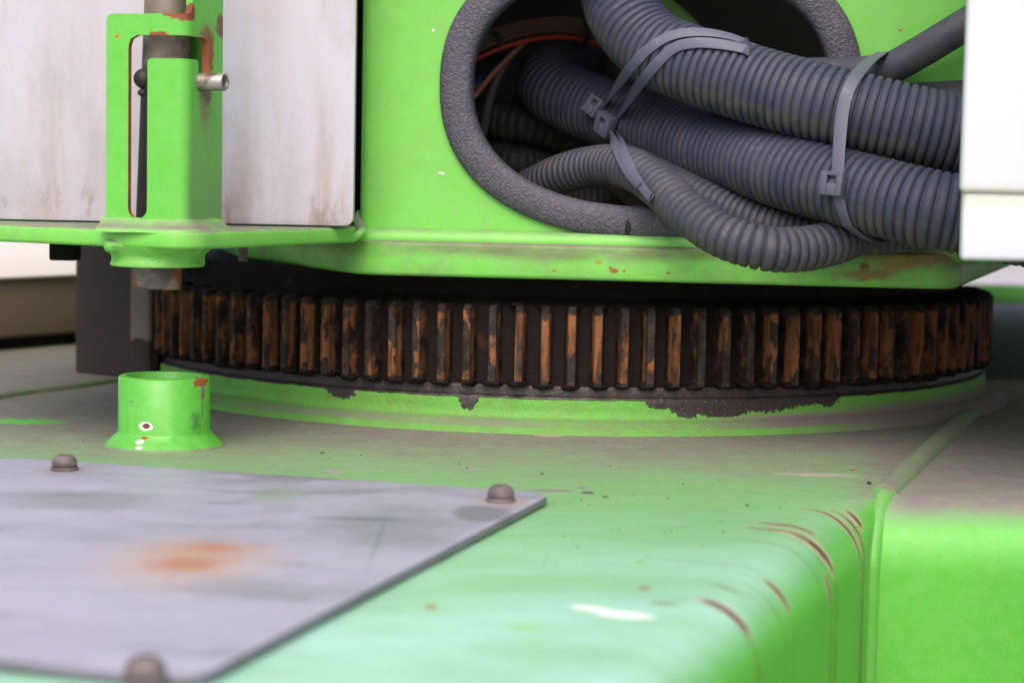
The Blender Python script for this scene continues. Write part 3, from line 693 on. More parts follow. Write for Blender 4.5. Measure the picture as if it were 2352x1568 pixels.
outer = [(sL - 0.12, ZP), (sR, ZP), (sR, 0.95), (sL - 0.12, 0.95)]
def densify(poly, st):
    out = []
    for i in range(len(poly)):
        a = Vector(poly[i]); b = Vector(poly[(i + 1) % len(poly)]); n = max(1, int((b - a).length / st))
        for k in range(n): out.append(tuple(a.lerp(b, k / n)))
    return out
bm = sheet_bm(densify(outer, 0.06), panel_map, 0.006, [sL + RC - RC * math.pi / 2 * k / 8 for k in range(9)], [oval(448, 312)])
link_bm('side_panel', bm, gpan.m, upper, sharp=30)
# base plate: chamfered corners either side
bp = [onf(600, 620, 0), onf(835, 620, 0), onf(2185, 640, 0)]
c1 = onf(826, 630, 0); c2 = onf(2192, 664, 0)
back_l = at(540, 588, 2.22); back_r = at(2335, 604, 2.46)
poly = [c1, c2, back_r, Vector((back_r.x + 0.5, back_r.y + 0.25, 0)), Vector((back_r.x + 0.5, 1.5, 0)), Vector((-0.42, 1.5, 0)), Vector((-0.42, back_l.y + 0.2, 0)), back_l]
rp = round_poly([(p.x, p.y) for p in poly], [0.05, 0.03, 0.02, 0, 0, 0, 0, 0.02], 8)
bm = prism_bm(rp, 0.147, ZP - 0.0005, 0.004, 3)
def bp_extra(g, d, c):
    x, y, z = g.xyz(g.P)
    n = g.math('MULTIPLY', g.math('SUBTRACT', g.noise(14, 6, 0.65, stretch=(0.5, 0.5, 1)), 0.5), 0.018)
    band = g.ramp(g.math('ADD', z, n), 0.160, 0.172)
    c = g.mix(g.math('MULTIPLY', band, g.ramp(g.noise(24, 5, 0.65, stretch=(0.4, 0.4, 1.2)), 0.3, 0.62, 0.25, 0.9)), c, srgb(88, 94, 52))
    return d, c
gbp = green_paint('base_plate_paint', 0.8, 0.5, 0.5, psp, bp_extra)
link_bm('base_plate', bm, gbp.m, upper)
# weld bead where panel meets plate
w0 = [f_pt(sL + RC + 0.002 + (sR - sL - 0.02) * k / 24, ZP + 0.001, -0.001) for k in range(25)]
bm = bead_bm([f_pt(sL + 0.001, ZP + 0.002, 0.03), f_pt(sL + 0.002, ZP + 0.002, 0.008)] + w0, 0.0105, 0.12, 0.005, 14, 32)
link_bm('panel_weld_bead', bm, gpan.m, upper, sharp=180)
# body behind: closed shell that shades the ring (its front is open behind the panel and door)
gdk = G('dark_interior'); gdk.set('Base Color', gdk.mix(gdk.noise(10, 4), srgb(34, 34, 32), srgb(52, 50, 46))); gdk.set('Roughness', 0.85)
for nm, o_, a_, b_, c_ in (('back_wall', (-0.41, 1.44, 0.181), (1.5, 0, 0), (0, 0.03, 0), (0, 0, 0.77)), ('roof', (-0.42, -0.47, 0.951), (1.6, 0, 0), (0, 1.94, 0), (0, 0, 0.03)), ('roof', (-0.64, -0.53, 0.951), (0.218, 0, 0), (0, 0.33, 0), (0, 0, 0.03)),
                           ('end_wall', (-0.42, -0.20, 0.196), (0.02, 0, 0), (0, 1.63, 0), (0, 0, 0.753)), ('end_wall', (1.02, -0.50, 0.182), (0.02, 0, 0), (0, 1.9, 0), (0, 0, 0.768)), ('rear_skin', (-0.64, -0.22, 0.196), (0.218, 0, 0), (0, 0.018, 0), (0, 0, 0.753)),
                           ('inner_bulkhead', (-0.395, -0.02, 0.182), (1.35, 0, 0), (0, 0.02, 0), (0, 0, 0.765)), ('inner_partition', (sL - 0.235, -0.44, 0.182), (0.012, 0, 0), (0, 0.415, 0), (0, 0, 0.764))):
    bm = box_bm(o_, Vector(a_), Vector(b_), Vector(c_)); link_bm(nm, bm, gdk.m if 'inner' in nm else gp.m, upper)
# inner rib glimpsed through the opening
path, L = spline([at(1400, -60, 2.25), at(1480, -12, 2.2), at(1530, 22, 2.18), at(1585, 72, 2.16), at(1640, 150, 2.16)], 0.01)
bm = sweep_bm(path, lambda i: 0.012, 12)
link_bm('inner_rib', bm, gpan.m, upper)

# shelf that carries the locking pin
ZT, ZB = 0.1925, 0.1775
q1 = at(-130, 540, 1.775); q2 = at(60, 540, 1.735); q3 = at(290, 545, 1.677); q4 = at(428, 552, 1.648); q5 = at(640, 552, 1.77); q6 = at(816, 548, 1.893)
poly = [q1, q2, q3, q4, q5, q6, Vector((q6.x + .006, -0.43, 0)), Vector((-0.42, -0.43, 0)), Vector((-0.42, -0.23, 0)), Vector((q1.x, -0.23, 0))]
# the doorway cut-out sits behind the shelf; its back edge stops short of the door
rp = round_poly([(p.x, p.y) for p in poly], [0, 0.05, 0.02, 0.03, 0.1, 0.004, 0, 0, 0, 0], 6)
bm = prism_bm(rp, ZB, ZT, 0.003, 3)
gsh = green_paint('shelf_paint', 0.9, 0.8, 0.32)
link_bm('shelf_plate', bm, gsh.m, upper)
bm = bead_bm([q6 + Vector((-.004, -.002, -0.012 + ZT - q6.z)), Vector((q6.x + 0.006, q6.y - 0.004, ZT - 0.004)), f_pt(sL - 0.001, ZT + 0.004, 0.004), f_pt(sL - 0.003, ZT + 0.012, 0.02)], 0.0042, 0.2, 0.003, 12, 60)
link_bm('shelf_weld_bead', bm, gsh.m, upper, sharp=180)
# stud under the shelf
p = at(558, 580, 1.86)
path, L = spline([p + Vector((0, 0, 0.012)), p + Vector((0, 0, -0.008))], 0.0005)
bm = sweep_bm(path, lambda i: 0.0042 + 0.0006 * (1 if (i // 2) % 2 else 0), 16); link_bm('threaded_stud', bm, gbo.m, upper)
p0 = at(112, 575, 1.95); p1 = at(172, 575, 1.95)
bm = box_bm((p0.x, p0.y, 0.1525), Vector((p1.x - p0.x, 0, 0)), Vector((0, 0.03, 0)), Vector((0, 0, 0.026)), 0.002); link_bm('stop_block', bm, gk.m, upper)

# ------------------------------------------------------------------ pin bracket: bent tube with a J-slot
ANG = math.radians(15); BE = Vector((math.cos(ANG), -math.sin(ANG), 0)); BW = Vector((math.sin(ANG), math.cos(ANG), 0))
BW_ = 0.071; CR = 0.011; TH = 0.006
corner = at(428, 500, 1.668); C0 = Vector((corner.x, corner.y, 0))       # outer sharp corner of the tube
def bz(py, px=375, d=1.69): return at(px, py, d).z
def br_map(s, z, dep):
    # s = 0 at the left edge of the front wall, BW_ at the corner, then along the right wall
    v = s - BW_; L0 = CR * math.pi / 4
    cc = C0 - BE * CR + BW * CR
    if v < -L0: p = cc - BW * (CR - dep) + BE * (v + L0)
    elif v > L0: p = cc + BE * (CR - dep) + BW * (v - L0)
    else:
        a = (v + L0) / (2 * L0) * math.pi / 2; p = cc + (-BW * math.cos(a) + BE * math.sin(a)) * (CR - dep)
    return Vector((p.x, p.y, z))
sF = lambda px: (px - 240) * 0.000405                                     # front wall pixel -> developed
sS = lambda px: BW_ + (px - 430) * BW_ / 88                                # right wall pixel -> developed
z35, z83, z137, z205, z505 = bz(35), bz(84), bz(137), bz(196, 470, 1.70), bz(503)
zb = ZT - 0.001; ztop = bz(35) + 0.16
def arc(cx, cz, rx, rz, a0, a1, n=8): return [(cx + rx * math.cos(math.radians(a0 + (a1 - a0) * k / n)), cz + rz * math.sin(math.radians(a0 + (a1 - a0) * k / n))) for k in range(n + 1)]
sl0, sl1 = sF(290), sF(333); sm = (sl0 + sl1) / 2; sr = (sl1 - sl0) / 2
w0_, w1_ = sS(455), sS(481)
outl = [(0, zb), (2 * BW_, zb), (2 * BW_, ztop), (sS(440), ztop), (sS(440), z35 + 0.012)] + arc(sS(440) - 0.008, z35 + 0.008, 0.008, 0.008, 0, -90, 5) + arc(0.006, z35 - 0.006, 0.006, 0.006, 90, 180, 5)
inn = [(sl0, z505 + sr)] + [(sm + sr * math.cos(math.radians(180 + 180 * k / 12)), z505 + sr + sr * math.sin(math.radians(180 + 180 * k / 12))) for k in range(1, 12)] + [(sl1, z505 + sr)]
inn += [(sl1, z137 - 0.002), (sl1 + 0.002, z137)] + [(w0_ - 0.002, z137), (w0_, z137 - 0.003), (w0_, z205), ((w0_ + w1_) / 2, z205 - 0.006), (w1_, z205), (w1_, z83 - 0.008), (w1_ - 0.002, z83 - 0.003), (w1_ - 0.008, z83), (sl0 + 0.008, z83), (sl0 + 0.002, z83 - 0.003), (sl0, z83 - 0.009)]
cuts = [BW_ - CR * math.pi / 4 + CR * math.pi / 2 * k / 10 for k in range(11)]
def bsp(s, z, rs, rz, colr, soft=0.25, rag=0.45):
    p = br_map(s, z, 0); return (p, (rs, rs * 0.8, rz), (0, 0, 0), colr, soft, rag)
bspots = [bsp(sF(415), z35, 0.013, 0.006, RUST2), bsp(sS(437), z35 + .003, 0.008, 0.008, srgb(120, 62, 40)), bsp(sF(390), z35, 0.009, 0.003, RUST2), bsp(sF(362), z83, 0.007, 0.003, RUST2), bsp(sF(343), z83, 0.003, 0.003, RUST2), bsp(sF(264), bz(87), 0.0018, 0.0018, srgb(190, 90, 40)),
          bsp(sS(476), z83, 0.016, 0.012, srgb(130, 88, 62), .8, .5), bsp(sS(484), z83 - .012, 0.010, 0.016, srgb(140, 84, 56), .5, .5), bsp(sS(512), bz(50), 0.012, 0.010, srgb(110, 70, 50), .6, .5), bsp(sS(470), bz(235), 0.012, 0.022, srgb(125, 120, 80), 1.2, .7), bsp(sS(480), bz(215), 0.009, 0.008, srgb(110, 72, 50), .7, .7)]
def br_extra(g, d, c):
    x, y, z = g.xyz(g.P); nx = g.xyz(g.pos.outputs['Normal'])[0]
    side = g.math('MULTIPLY', g.ramp(nx, 0.4, 0.9), g.ramp(g.math('ADD', z, g.math('MULTIPLY', g.noise(14, 4), 0.12)), 0.40, 0.24))
    return g.math('ADD', d, g.math('MULTIPLY', side, 0.5), clamp=True), c
gbk = green_paint('bracket_paint', 0.6, 0.9, 0.05, bspots, br_extra, 0.40, tone=MID)
# rust bleeding from cut edges
no = gbk.pos.outputs['True Normal'] if 'True Normal' in gbk.pos.outputs else gbk.pos.outputs['Normal']
brk = thing('pin_bracket', Vector((C0.x, C0.y, ZT)), 'green slotted locking pin bracket with rusty cut edges standing on the shelf', 'bracket')
bm = sheet_bm(outl + [], br_map, TH, cuts, [inn])
wall = link_bm('slotted_wall', bm, gbk.m, brk, sharp=40)
wall.data.materials.append(gri.m)
for f in wall.data.polygons:   # cut edges of the slot are bare rusty steel
    if abs(f.normal.z) < 0.999:
        dv = f.normal
        w_c = f.center + wall.location + wloc(brk)
    n = f.normal
    onF = abs(n.dot(BW)) > 0.9; onR = abs(n.dot(BE)) > 0.9
pz = [p for p in inn]
def near_cut(f):
    ctr = f.center + wloc(brk)
    q = ctr - C0; a = q.dot(BE); b = q.dot(BW)
    if abs(f.normal.z) > 0.7: return 0.2 < ctr.z < 0.37 and not (ctr.z > z35 - 0.004)
    if b < TH and a < -CR and abs(f.normal.dot(BE)) > 0.6: return -BW_ + 0.005 < a
    if a > -TH and b > CR and abs(f.normal.dot(BW)) > 0.6: return b < BW_ - 0.004
    return False
for f in wall.data.polygons:
    if near_cut(f): f.material_index = 1
# partial back wall
bm = box_bm(C0 + BW * (BW_ - TH) - BE * 0.042 + Vector((0, 0, ZT)), BE * 0.0358, BW * TH, Vector((0, 0, ztop - ZT)), 0.001)
link_bm('back_wall', bm, gbk.m, brk)
# foot weld round the tube and collar below the shelf
fl = -BW_; ft = []
for s in (0.002, 0.03, 0.055, BW_ - 0.006, BW_, BW_ + 0.006, 0.09, 0.115, 0.14): ft.append(br_map(s, ZT + 0.001, -0.001))
bm = bmesh.new(); rows = []
fp_ = [(-0.0006, 0.0105), (0.0004, 0.0085), (0.0020, 0.0068), (0.0042, 0.0042), (0.0075, 0.0024), (0.0108, 0.0008), (0.0115, -0.002)]
ns = 60
for k in range(ns + 1):
    sv = -0.004 + (2 * BW_ + 0.004) * k / ns
    q = br_map(sv, 0, 0); nn = (br_map(sv, 0, -0.01) - q).normalized()
    rows.append([bm.verts.new(q + nn * (o_ * (1 + 0.15 * mnoise.noise(Vector((sv * 60, z_ * 50, 3))))) + Vector((0, 0, ZT + z_ * (1 + 0.1 * mnoise.noise(Vector((sv * 45, 7, 1))))))) for o_, z_ in fp_])
for k in range(ns):
    for m_ in range(len(fp_) - 1): bm.faces.new((rows[k][m_], rows[k + 1][m_], rows[k + 1][m_ + 1], rows[k][m_ + 1]))
bmesh.ops.recalc_face_normals(bm, faces=bm.faces)
link_bm('foot_weld_bead', bm, gsh.m, brk, sharp=180)
bm = bead_bm([br_map(s, ZB + 0.001, 0.002) + Vector((0, 0, 0)) for s in (0.0, 0.02, 0.045, 0.066, BW_ + 0.002, 0.085)], 0.0052, 0.45, 0.003, 12, 60)
link_bm('shelf_underside_bead', bm, gsh.m, brk, sharp=180)
PC = at(362, 640, 1.715); PC = Vector((PC.x, PC.y, 0))
prof = [(0.022, 0.1785), (0.047, 0.1785), (0.0455, 0.176), (0.0405, 0.1715), (0.0390, 0.1690), (0.0392, 0.1655), (0.0402, 0.1630), (0.0395, 0.1610), (0.022, 0.1608)]
gcl = green_paint('collar_paint', 0.5, 1.0, 0.45)
bm = lathe_bm(prof, 72, M=Matrix.Translation(PC))
for v in bm.verts:
    if v.co.z > 0.165: v.co += Vector((v.co.x - PC.x, v.co.y - PC.y, 0)).normalized() * 0.0025 * mnoise.noise(v.co * 70)
link_bm('collar', bm, gcl.m, brk, sharp=60)

# ------------------------------------------------------------------ locking pin
gpn = G('worn_steel_pin'); c = gpn.mix(gpn.noise(70, 5, 0.65), srgb(104, 96, 90), srgb(150, 138, 124)); c = gpn.mix(gpn.ramp(gpn.noise(32, 5, 0.65, off=(2, 7, 1)), .45, .60, 0, .85), c, srgb(70, 66, 68))
x_, y_, z_ = gpn.xyz(gpn.P)
c = gpn.mix(gpn.math('MULTIPLY', gpn.ramp(gpn.math('ADD', z_, gpn.math('MULTIPLY', gpn.noise(50, 3), 0.02)), 0.342, 0.332), gpn.ramp(z_, 0.17, 0.19)), c, srgb(44, 40, 43))  # darker inside the bracket: grease and painted-in shade
c = gpn.mix(gpn.math('MULTIPLY', gpn.ramp(z_, 0.17, 0.16), gpn.ramp(gpn.noise(40, 4, off=(9, 1, 1)), .5, .6)), c, srgb(142, 70, 42))
gpn.set('Base Color', c); gpn.set('Metallic', 0.35); gpn.set('Roughness', 0.55); gpn.bump(gpn.noise(200, 4), 0.4, 0.0008)
lp = thing('locking_pin', PC + Vector((0, 0, 0.139)), 'round worn steel locking pin hanging in the green bracket', 'locking pin')
pb = at(361, 662, 1.715); ptop = at(383, 110, 1.715); pax = (ptop - pb).normalized()
Lh = 0.33
Mp = Matrix.Translation(pb) @ pax.to_track_quat('Z', 'Y').to_matrix().to_4x4()
bm = lathe_bm([(0.0, 0.0), (0.0192, 0.0), (0.0203, 0.0013), (0.0203, Lh), (0.0, Lh)], 48, M=Mp); link_bm('shaft', bm, gpn.m, lp)
gti = G('zinc_tube'); c = gti.mix(gti.noise(110, 5, 0.65), srgb(122, 112, 108), srgb(186, 180, 176)); c = gti.mix(gti.ramp(gti.noise(60, 4, off=(1, 2, 3)), .52, .64, 0, .8), c, srgb(96, 66, 54)); gti.set('Base Color', c); gti.set('Metallic', 0.6); gti.set('Roughness', 0.42); gti.bump(gti.noise(260, 3), 0.3, 0.0006)
zc = bz(189, 490, 1.69); e1 = br_map(sS(462), zc, 0.0)
cross = BE.cross(Vector((0, 0, 1)))
Mx = Matrix.Translation(e1 - BE * 0.026) @ Vector((BE * 1.0 + Vector((0, -0.10, 0))).normalized()).to_track_quat('Z', 'Y').to_matrix().to_4x4()
Lp = 0.050
bm = lathe_bm([(0.0, 0.0), (0.0072, 0.0), (0.0075, 0.001), (0.0075, Lp - 0.001), (0.0068, Lp), (0.0050, Lp), (0.0046, Lp - 0.001), (0.0046, Lp - 0.02), (0.0, Lp - 0.02)], 32, M=Mx)
link_bm('cross_pin', bm, gti.m, lp)
gr_ = G('dark_steel'); gr_.set('Base Color', gr_.mix(gr_.noise(60, 4), srgb(40, 36, 40), srgb(72, 62, 60))); gr_.set('Roughness', 0.6)
bm = bmesh.new(); bmesh.ops.create_uvsphere(bm, u_segments=20, v_segments=14, radius=0.0086, matrix=Matrix.Translation(at(330, 181, 1.706)))
link_bm('cross_pin_head', bm, gr_.m, lp)
bm = bmesh.new(); bmesh.ops.create_icosphere(bm, subdivisions=2, radius=0.0042, matrix=Matrix.Translation(at(327, 213, 1.704)) @ Matrix.Diagonal((1, 1, 0.8, 1)))
link_bm('grease_nipple', bm, gr_.m, lp)

# ------------------------------------------------------------------ white door behind the bracket
gwd = G('dirty_white_paint')
c = gwd.mix(gwd.noise(5, 5), srgb(176, 172, 187), srgb(197, 193, 207))
x_, y_, z_ = gwd.xyz(gwd.P)
vst = gwd.noise(30, 6, 0.65, stretch=(1, 1, 0.12))
low = gwd.ramp(z_, 0.40, 0.19)
c = gwd.mix(gwd.math('MULTIPLY', gwd.ramp(vst, 0.40, 0.75), gwd.math('ADD', 0.35, gwd.math('MULTIPLY', low, 0.6))), c, srgb(168, 152, 148))
c = gwd.mix(gwd.math('MULTIPLY', gwd.ramp(gwd.noise(50, 5, 0.7, stretch=(1, 1, 0.35), off=(3, 1, 1)), 0.5, 0.72), gwd.ramp(z_, 0.245, 0.20)), c, srgb(140, 122, 116))
stn = gwd.math('MULTIPLY', gwd.ramp(gwd.noise(12, 5, 0.6, stretch=(1.6, 1, 0.35), off=(8, 1, 2)), 0.52, 0.7), 0.45)
c = gwd.mix(stn, c, srgb(176, 158, 148))
c = gwd.mix(gwd.math('MULTIPLY', gwd.ramp(gwd.noise(18, 7, 0.7, stretch=(1, 1, 0.5), off=(2, 9, 5)), 0.45, 0.7), 0.35), c, srgb(150, 146, 150))
c = gwd.mix(gwd.math('MULTIPLY', gwd.ramp(gwd.voro(300), 0.17, 0.09), gwd.ramp(gwd.noise(20, 3), 0.42, 0.6, 0, .7)), c, srgb(120, 112, 112))
# soft darker patch beside the bracket
p = at(520, 420, 1.80); c = gwd.mix(gwd.math('MULTIPLY', gwd.spot(p, (0.022, 0.05, 0.10), (0, 0, 0), 1.4, 0.5, 30), 0.65), c, srgb(120, 112, 116))
gwd.set('Base Color', c); gwd.set('Roughness', 0.45); gwd.bump(gwd.noise(300, 2), 0.1, 0.0005)
d0 = at(-240, 400, 1.86); d1 = at(812, 400, 1.852)
zd = at(810, 519, 1.852).z
bm = sheet_bm(round_poly([(0, zd), ((d1 - d0).xy.length, zd), ((d1 - d0).xy.length, 0.93), (0, 0.93)], [0, 0.008, 0, 0], 6),
              lambda s, z, dep: Vector((d0.x, d0.y, 0)) + Vector((d1.x - d0.x, d1.y - d0.y, 0)).normalized() * s + Vector((0, dep, z)), 0.018)
bevel(bm, 0.002, 2, 60)
put('white_door', bm, gwd.m, 'dirty white sheet metal door behind the green pin bracket', 'door')

# ------------------------------------------------------------------ rubber edging of the oval opening
grb = G('grained_rubber')
ve = grb.voro(330, 'DISTANCE_TO_EDGE', grb.mapv(grb.P, (1, 1, 1)))
wv = grb.n.new('ShaderNodeVectorMath'); wv.operation = 'ADD'; nz = grb.n.new('ShaderNodeTexNoise'); nz.inputs['Scale'].default_value = 160; grb.l.new(grb.P, nz.inputs['Vector'])
sc1 = grb.n.new('ShaderNodeVectorMath'); sc1.operation = 'SCALE'; grb.l.new(nz.outputs['Color'], sc1.inputs[0]); sc1.inputs['Scale'].default_value = 0.009
grb.l.new(grb.P, wv.inputs[0]); grb.l.new(sc1.outputs[0], wv.inputs[1])
ve = grb.voro(360, 'F1', wv.outputs[0])
hgt = grb.ramp(ve, 0.75, 0.15)
c = grb.mix(grb.noise(25, 4), srgb(72, 69, 82), srgb(90, 87, 101)); c = grb.mix(grb.ramp(hgt, 0.0, 0.5, 0.45, 0), c, srgb(36, 33, 40)); c = grb.mix(grb.ramp(grb.noise(60, 5, 0.7), 0.55, 0.72, 0, .35), c, srgb(122, 114, 120))
c = grb.mix(grb.spot(onf(1443, 527, 0), (0.0030, 0.03, 0.010), (0, 0, 0), .3, .5), c, srgb(24, 20, 22))
grb.set('Base Color', c); grb.set('Roughness', 0.6); grb.bump(grb.math('ADD', hgt, grb.math('MULTIPLY', grb.noise(420, 3), 0.3)), 0.6, 0.0010)
NO = 160
trim_prof = [(0.0, 0.0005), (0.0, 0.005), (0.12, 0.0085), (0.35, 0.0105), (0.65, 0.0105), (0.88, 0.009), (0.97, 0.0055), (1.0, 0.0), (1.0, -0.012), (0.93, -0.018), (0.80, -0.018)]
bm = bmesh.new(); rows = []
oo, oi = oval(480, 345, NO), oval(405, 272, NO)
for i in range(NO):
    rows.append([bm.verts.new(f_pt(oo[i][0] + (oi[i][0] - oo[i][0]) * k, oo[i][1] + (oi[i][1] - oo[i][1]) * k, -h)) for k, h in trim_prof])
for i in range(NO):
    for j in range(len(trim_prof) - 1): bm.faces.new((rows[i][j], rows[(i + 1) % NO][j], rows[(i + 1) % NO][j + 1], rows[i][j + 1]))
bmesh.ops.recalc_face_normals(bm, faces=bm.faces)
put('rubber_edging', bm, grb.m, 'dark grained rubber edging around the oval opening in the green panel', 'rubber edging', sharp=50)

# ------------------------------------------------------------------ corrugated hoses
def hose_mat(name, base, hi, dust=0.3, yellow=None):
    g = G(name)
    c = g.mix(g.noise(14, 4), base, hi)
    c = g.mix(g.math('MULTIPLY', g.ramp(g.noise(200, 4, 0.7), 0.56, 0.7), 0.55 * dust + .1), c, srgb(136, 130, 132))
    c = g.mix(g.math('MULTIPLY', g.ramp(g.noise(28, 5, 0.65, off=(4, 4, 4)), 0.45, 0.68), dust), c, srgb(104, 96, 94))
    dn = g.ramp(g.upness(), -0.1, -0.75); c = g.mix(g.math('MULTIPLY', dn, g.ramp(g.noise(60, 4), .35, .6, 0, .5)), c, srgb(96, 94, 74))
    if yellow:
        uvv = g.uv(); u, v, _ = g.xyz(uvv)
        m = g.math('MULTIPLY', g.math('MULTIPLY', g.ramp(v, yellow[0], yellow[0] + .012), g.ramp(v, yellow[1], yellow[1] - .012)), g.ramp(g.noise(90, 3, 0.6, uvv, (1, 4, 1)), 0.55, 0.60))
        m = g.math('MULTIPLY', m, g.ramp(g.noise(9, 2, .5, uvv), .38, .5)); c = g.mix(g.math('MULTIPLY', m, 0.5), c, srgb(134, 136, 78))
    g.set('Base Color', c); g.set('Roughness', 0.6); g.set('Specular IOR Level', 0.4)
    g.bump(g.noise(500, 3), 0.25, 0.0005)
    return g.m
HB, HH = srgb(46, 49, 70), srgb(64, 67, 92)
hm1 = hose_mat('hose_blue_grey_printed', HB, HH, 0.18, (0.315, 0.405)); hm2 = hose_mat('hose_blue_grey', HB, HH, 0.26); hm3 = hose_mat('hose_grey_dusty', srgb(50, 51, 66), srgb(70, 71, 86), 0.24)
hmd = hose_mat('hose_dark', srgb(40, 39, 41), srgb(56, 54, 56), 0.25); hmb = hose_mat('hose_brown_dust', srgb(74, 68, 68), srgb(94, 86, 82), 0.6)
bvh_src = []
def hose(name, pts, r, pitch, depth, mat, label, seg=48, flat=0.62, keep=False, group='corrugated cable conduits', rfun=None):
    per = 8
    P = [at(*p) for p in pts]; step = pitch / per
    path, L = spline(P, step)
    def rad(i):
        t = (i % per) / per
        # broad ridge, narrow groove
        if t < flat: k = 1.0 - 0.12 * (abs(t / flat * 2 - 1) ** 3)
        else: k = 0.88 * (0.5 + 0.5 * math.cos(2 * math.pi * (t - flat) / (1 - flat)))
        R = r * (rfun(i / len(path)) if rfun else 1)
        return R - depth * (1 - k)
    bm = sweep_bm(path, rad, seg, uvl=L)
    if keep:
        sm_, _ = spline(P, 0.006); b2 = sweep_bm(sm_, lambda i: r, 32); bvh_src.append(b2)
    return put(name, bm, mat, label, 'hose', group=group, sharp=60)
H1 = [(1385, -170, 2.10), (1408, -60, 1.99), (1432, 30, 1.93), (1500, 108, 1.895), (1600, 152, 1.865), (1750, 200, 1.83), (1900, 240, 1.80), (2060, 279, 1.785), (2210, 311, 1.78), (2420, 350, 1.78)]
H2 = [(1480, 110, 2.36), (1370, 128, 2.27), (1290, 155, 2.18), (1262, 185, 2.12), (1285, 215, 2.085), (1360, 247, 2.05), (1450, 277, 2.01), (1560, 317, 1.95), (1680, 357, 1.885), (1800, 392, 1.825), (1950, 434, 1.775), (2100, 472, 1.74), (2210, 494, 1.73), (2420, 533, 1.725)]
H3 = [(1120, 480, 2.12), (1200, 442, 2.06), (1290, 400, 2.0), (1380, 380, 1.95), (1450, 388, 1.90), (1510, 425, 1.86), (1580, 488, 1.81), (1660, 541, 1.775), (1750, 569, 1.76), (1830, 573, 1.768), (1900, 561, 1.785), (1960, 539, 1.81), (2030, 505, 1.84), (2110, 470, 1.86)]
H4 = [(1440, 360, 1.98), (1500, 396, 1.93), (1600, 447, 1.875), (1700, 492, 1.85), (1800, 522, 1.835), (1900, 538, 1.825), (2000, 545, 1.825), (2120, 535, 1.83)]
hose('corrugated_hose', H1, 0.0355, 0.0080, 0.0042, hm1, 'thick blue-grey corrugated hose with faded yellow print, upper of the two big ones', keep=True)
hose('corrugated_hose', H2, 0.0345, 0.0080, 0.0042, hm2, 'thick blue-grey corrugated hose below the printed one, bending in the opening', keep=True)
hose('corrugated_hose', H3, 0.0202, 0.0086, 0.0042, hm3, 'thinner grey corrugated hose drooping lowest over the green base plate', flat=0.66, keep=True)
hose('corrugated_hose', H4, 0.0165, 0.0068, 0.0028, hm3, 'thin corrugated hose squeezed between big hose and drooping hose')
hose('ribbed_hose', [(1640, 200, 2.02), (1740, 178, 1.95), (1850, 170, 1.885), (1960, 168, 1.855), (2040, 158, 1.845), (2110, 122, 1.835), (2180, 80, 1.825), (2320, -5, 1.82)], 0.0150, 0.0022, 0.0002, hm3, 'fine-ribbed dark hose rising to top right behind the white cover', seg=32, keep=True)
hose('ribbed_hose', [(1800, 210, 1.90), (1930, 222, 1.875), (2060, 228, 1.865), (2150, 225, 1.86), (2320, 215, 1.855)], 0.0150, 0.0022, 0.0002, hm3, 'fine-ribbed dark hose lying level just behind the upper big hose', seg=32)
hose('corrugated_hose', [(1020, 262, 2.16), (1120, 272, 2.15), (1220, 288, 2.14), (1330, 318, 2.15), (1450, 352, 2.18), (1560, 380, 2.22)], 0.0205, 0.0095, 0.0034, hmd, 'black corrugated hose in shadow inside the opening, below the wires', seg=36)
hose('corrugated_hose', [(1040, 330, 2.18), (1130, 360, 2.16), (1200, 372, 2.15), (1300, 368, 2.2), (1420, 350, 2.25)], 0.0185, 0.0062, 0.0024, hmd, 'black corrugated hose at lower left inside the opening', seg=36)
hose('corrugated_hose', [(1180, 470, 2.14), (1300, 462, 2.12), (1400, 458, 2.11), (1520, 462, 2.12)], 0.018, 0.0060, 0.0024, hmd, 'black corrugated hose lying at the bottom of the opening', seg=36)
hose('corrugated_hose', [(1400, 385, 2.06), (1450, 425, 2.03), (1485, 455, 2.0), (1540, 505, 2.04)], 0.0185, 0.0048, 0.0018, hmb, 'brown dusty corrugated hose end under the cable tie tails', seg=36)
hose('corrugated_hose', [(1300, 90, 2.34), (1370, 130, 2.28), (1430, 168, 2.22), (1520, 215, 2.15)], 0.0215, 0.0050, 0.0016, hmb, 'brown dusty corrugated hose seen between the two big hoses', seg=36)
hose('coiled_hose_end', [(1142, 206, 2.19), (1150, 200, 2.25), (1170, 180, 2.32)], 0.020, 0.012, 0.004, hmd, 'dark round hose end facing out beside the wires', seg=36, group='inner fittings')

# ------------------------------------------------------------------ wires in the opening
def wire_mat(name, a, b):
    g = G(name); g.set('Base Color', g.mix(g.noise(40, 4), a, b)); g.set('Roughness', 0.6); return g.m
wbr = wire_mat('wire_brown', srgb(92, 66, 54), srgb(118, 88, 70)); wrd = wire_mat('wire_red', srgb(168, 44, 28), srgb(196, 66, 40)); wcp = wire_mat('wire_copper', srgb(130, 84, 70), srgb(158, 108, 88))
wgy = wire_mat('wire_grey', srgb(62, 58, 60), srgb(84, 78, 78)); wbl = wire_mat('wire_blue', srgb(24, 60, 140), srgb(36, 80, 170)); wyl = wire_mat('wire_yellow', srgb(170, 140, 30), srgb(196, 170, 50)); wbk = wire_mat('wire_black', srgb(26, 25, 27), srgb(40, 38, 40))
def wire(pts, r, mat, label, name='wire', group='loose wires in the opening'):
    path, L = spline([at(*p) for p in pts], 0.004); return put(name, sweep_bm(path, lambda i: r, 14), mat, label, 'wire', group=group)
wire([(1060, 150, 2.06), (1105, 131, 2.08), (1160, 108, 2.09), (1230, 90, 2.10), (1300, 86, 2.12), (1365, 98, 2.14), (1430, 130, 2.16)], 0.0024, wrd, 'red wire arching across the opening')
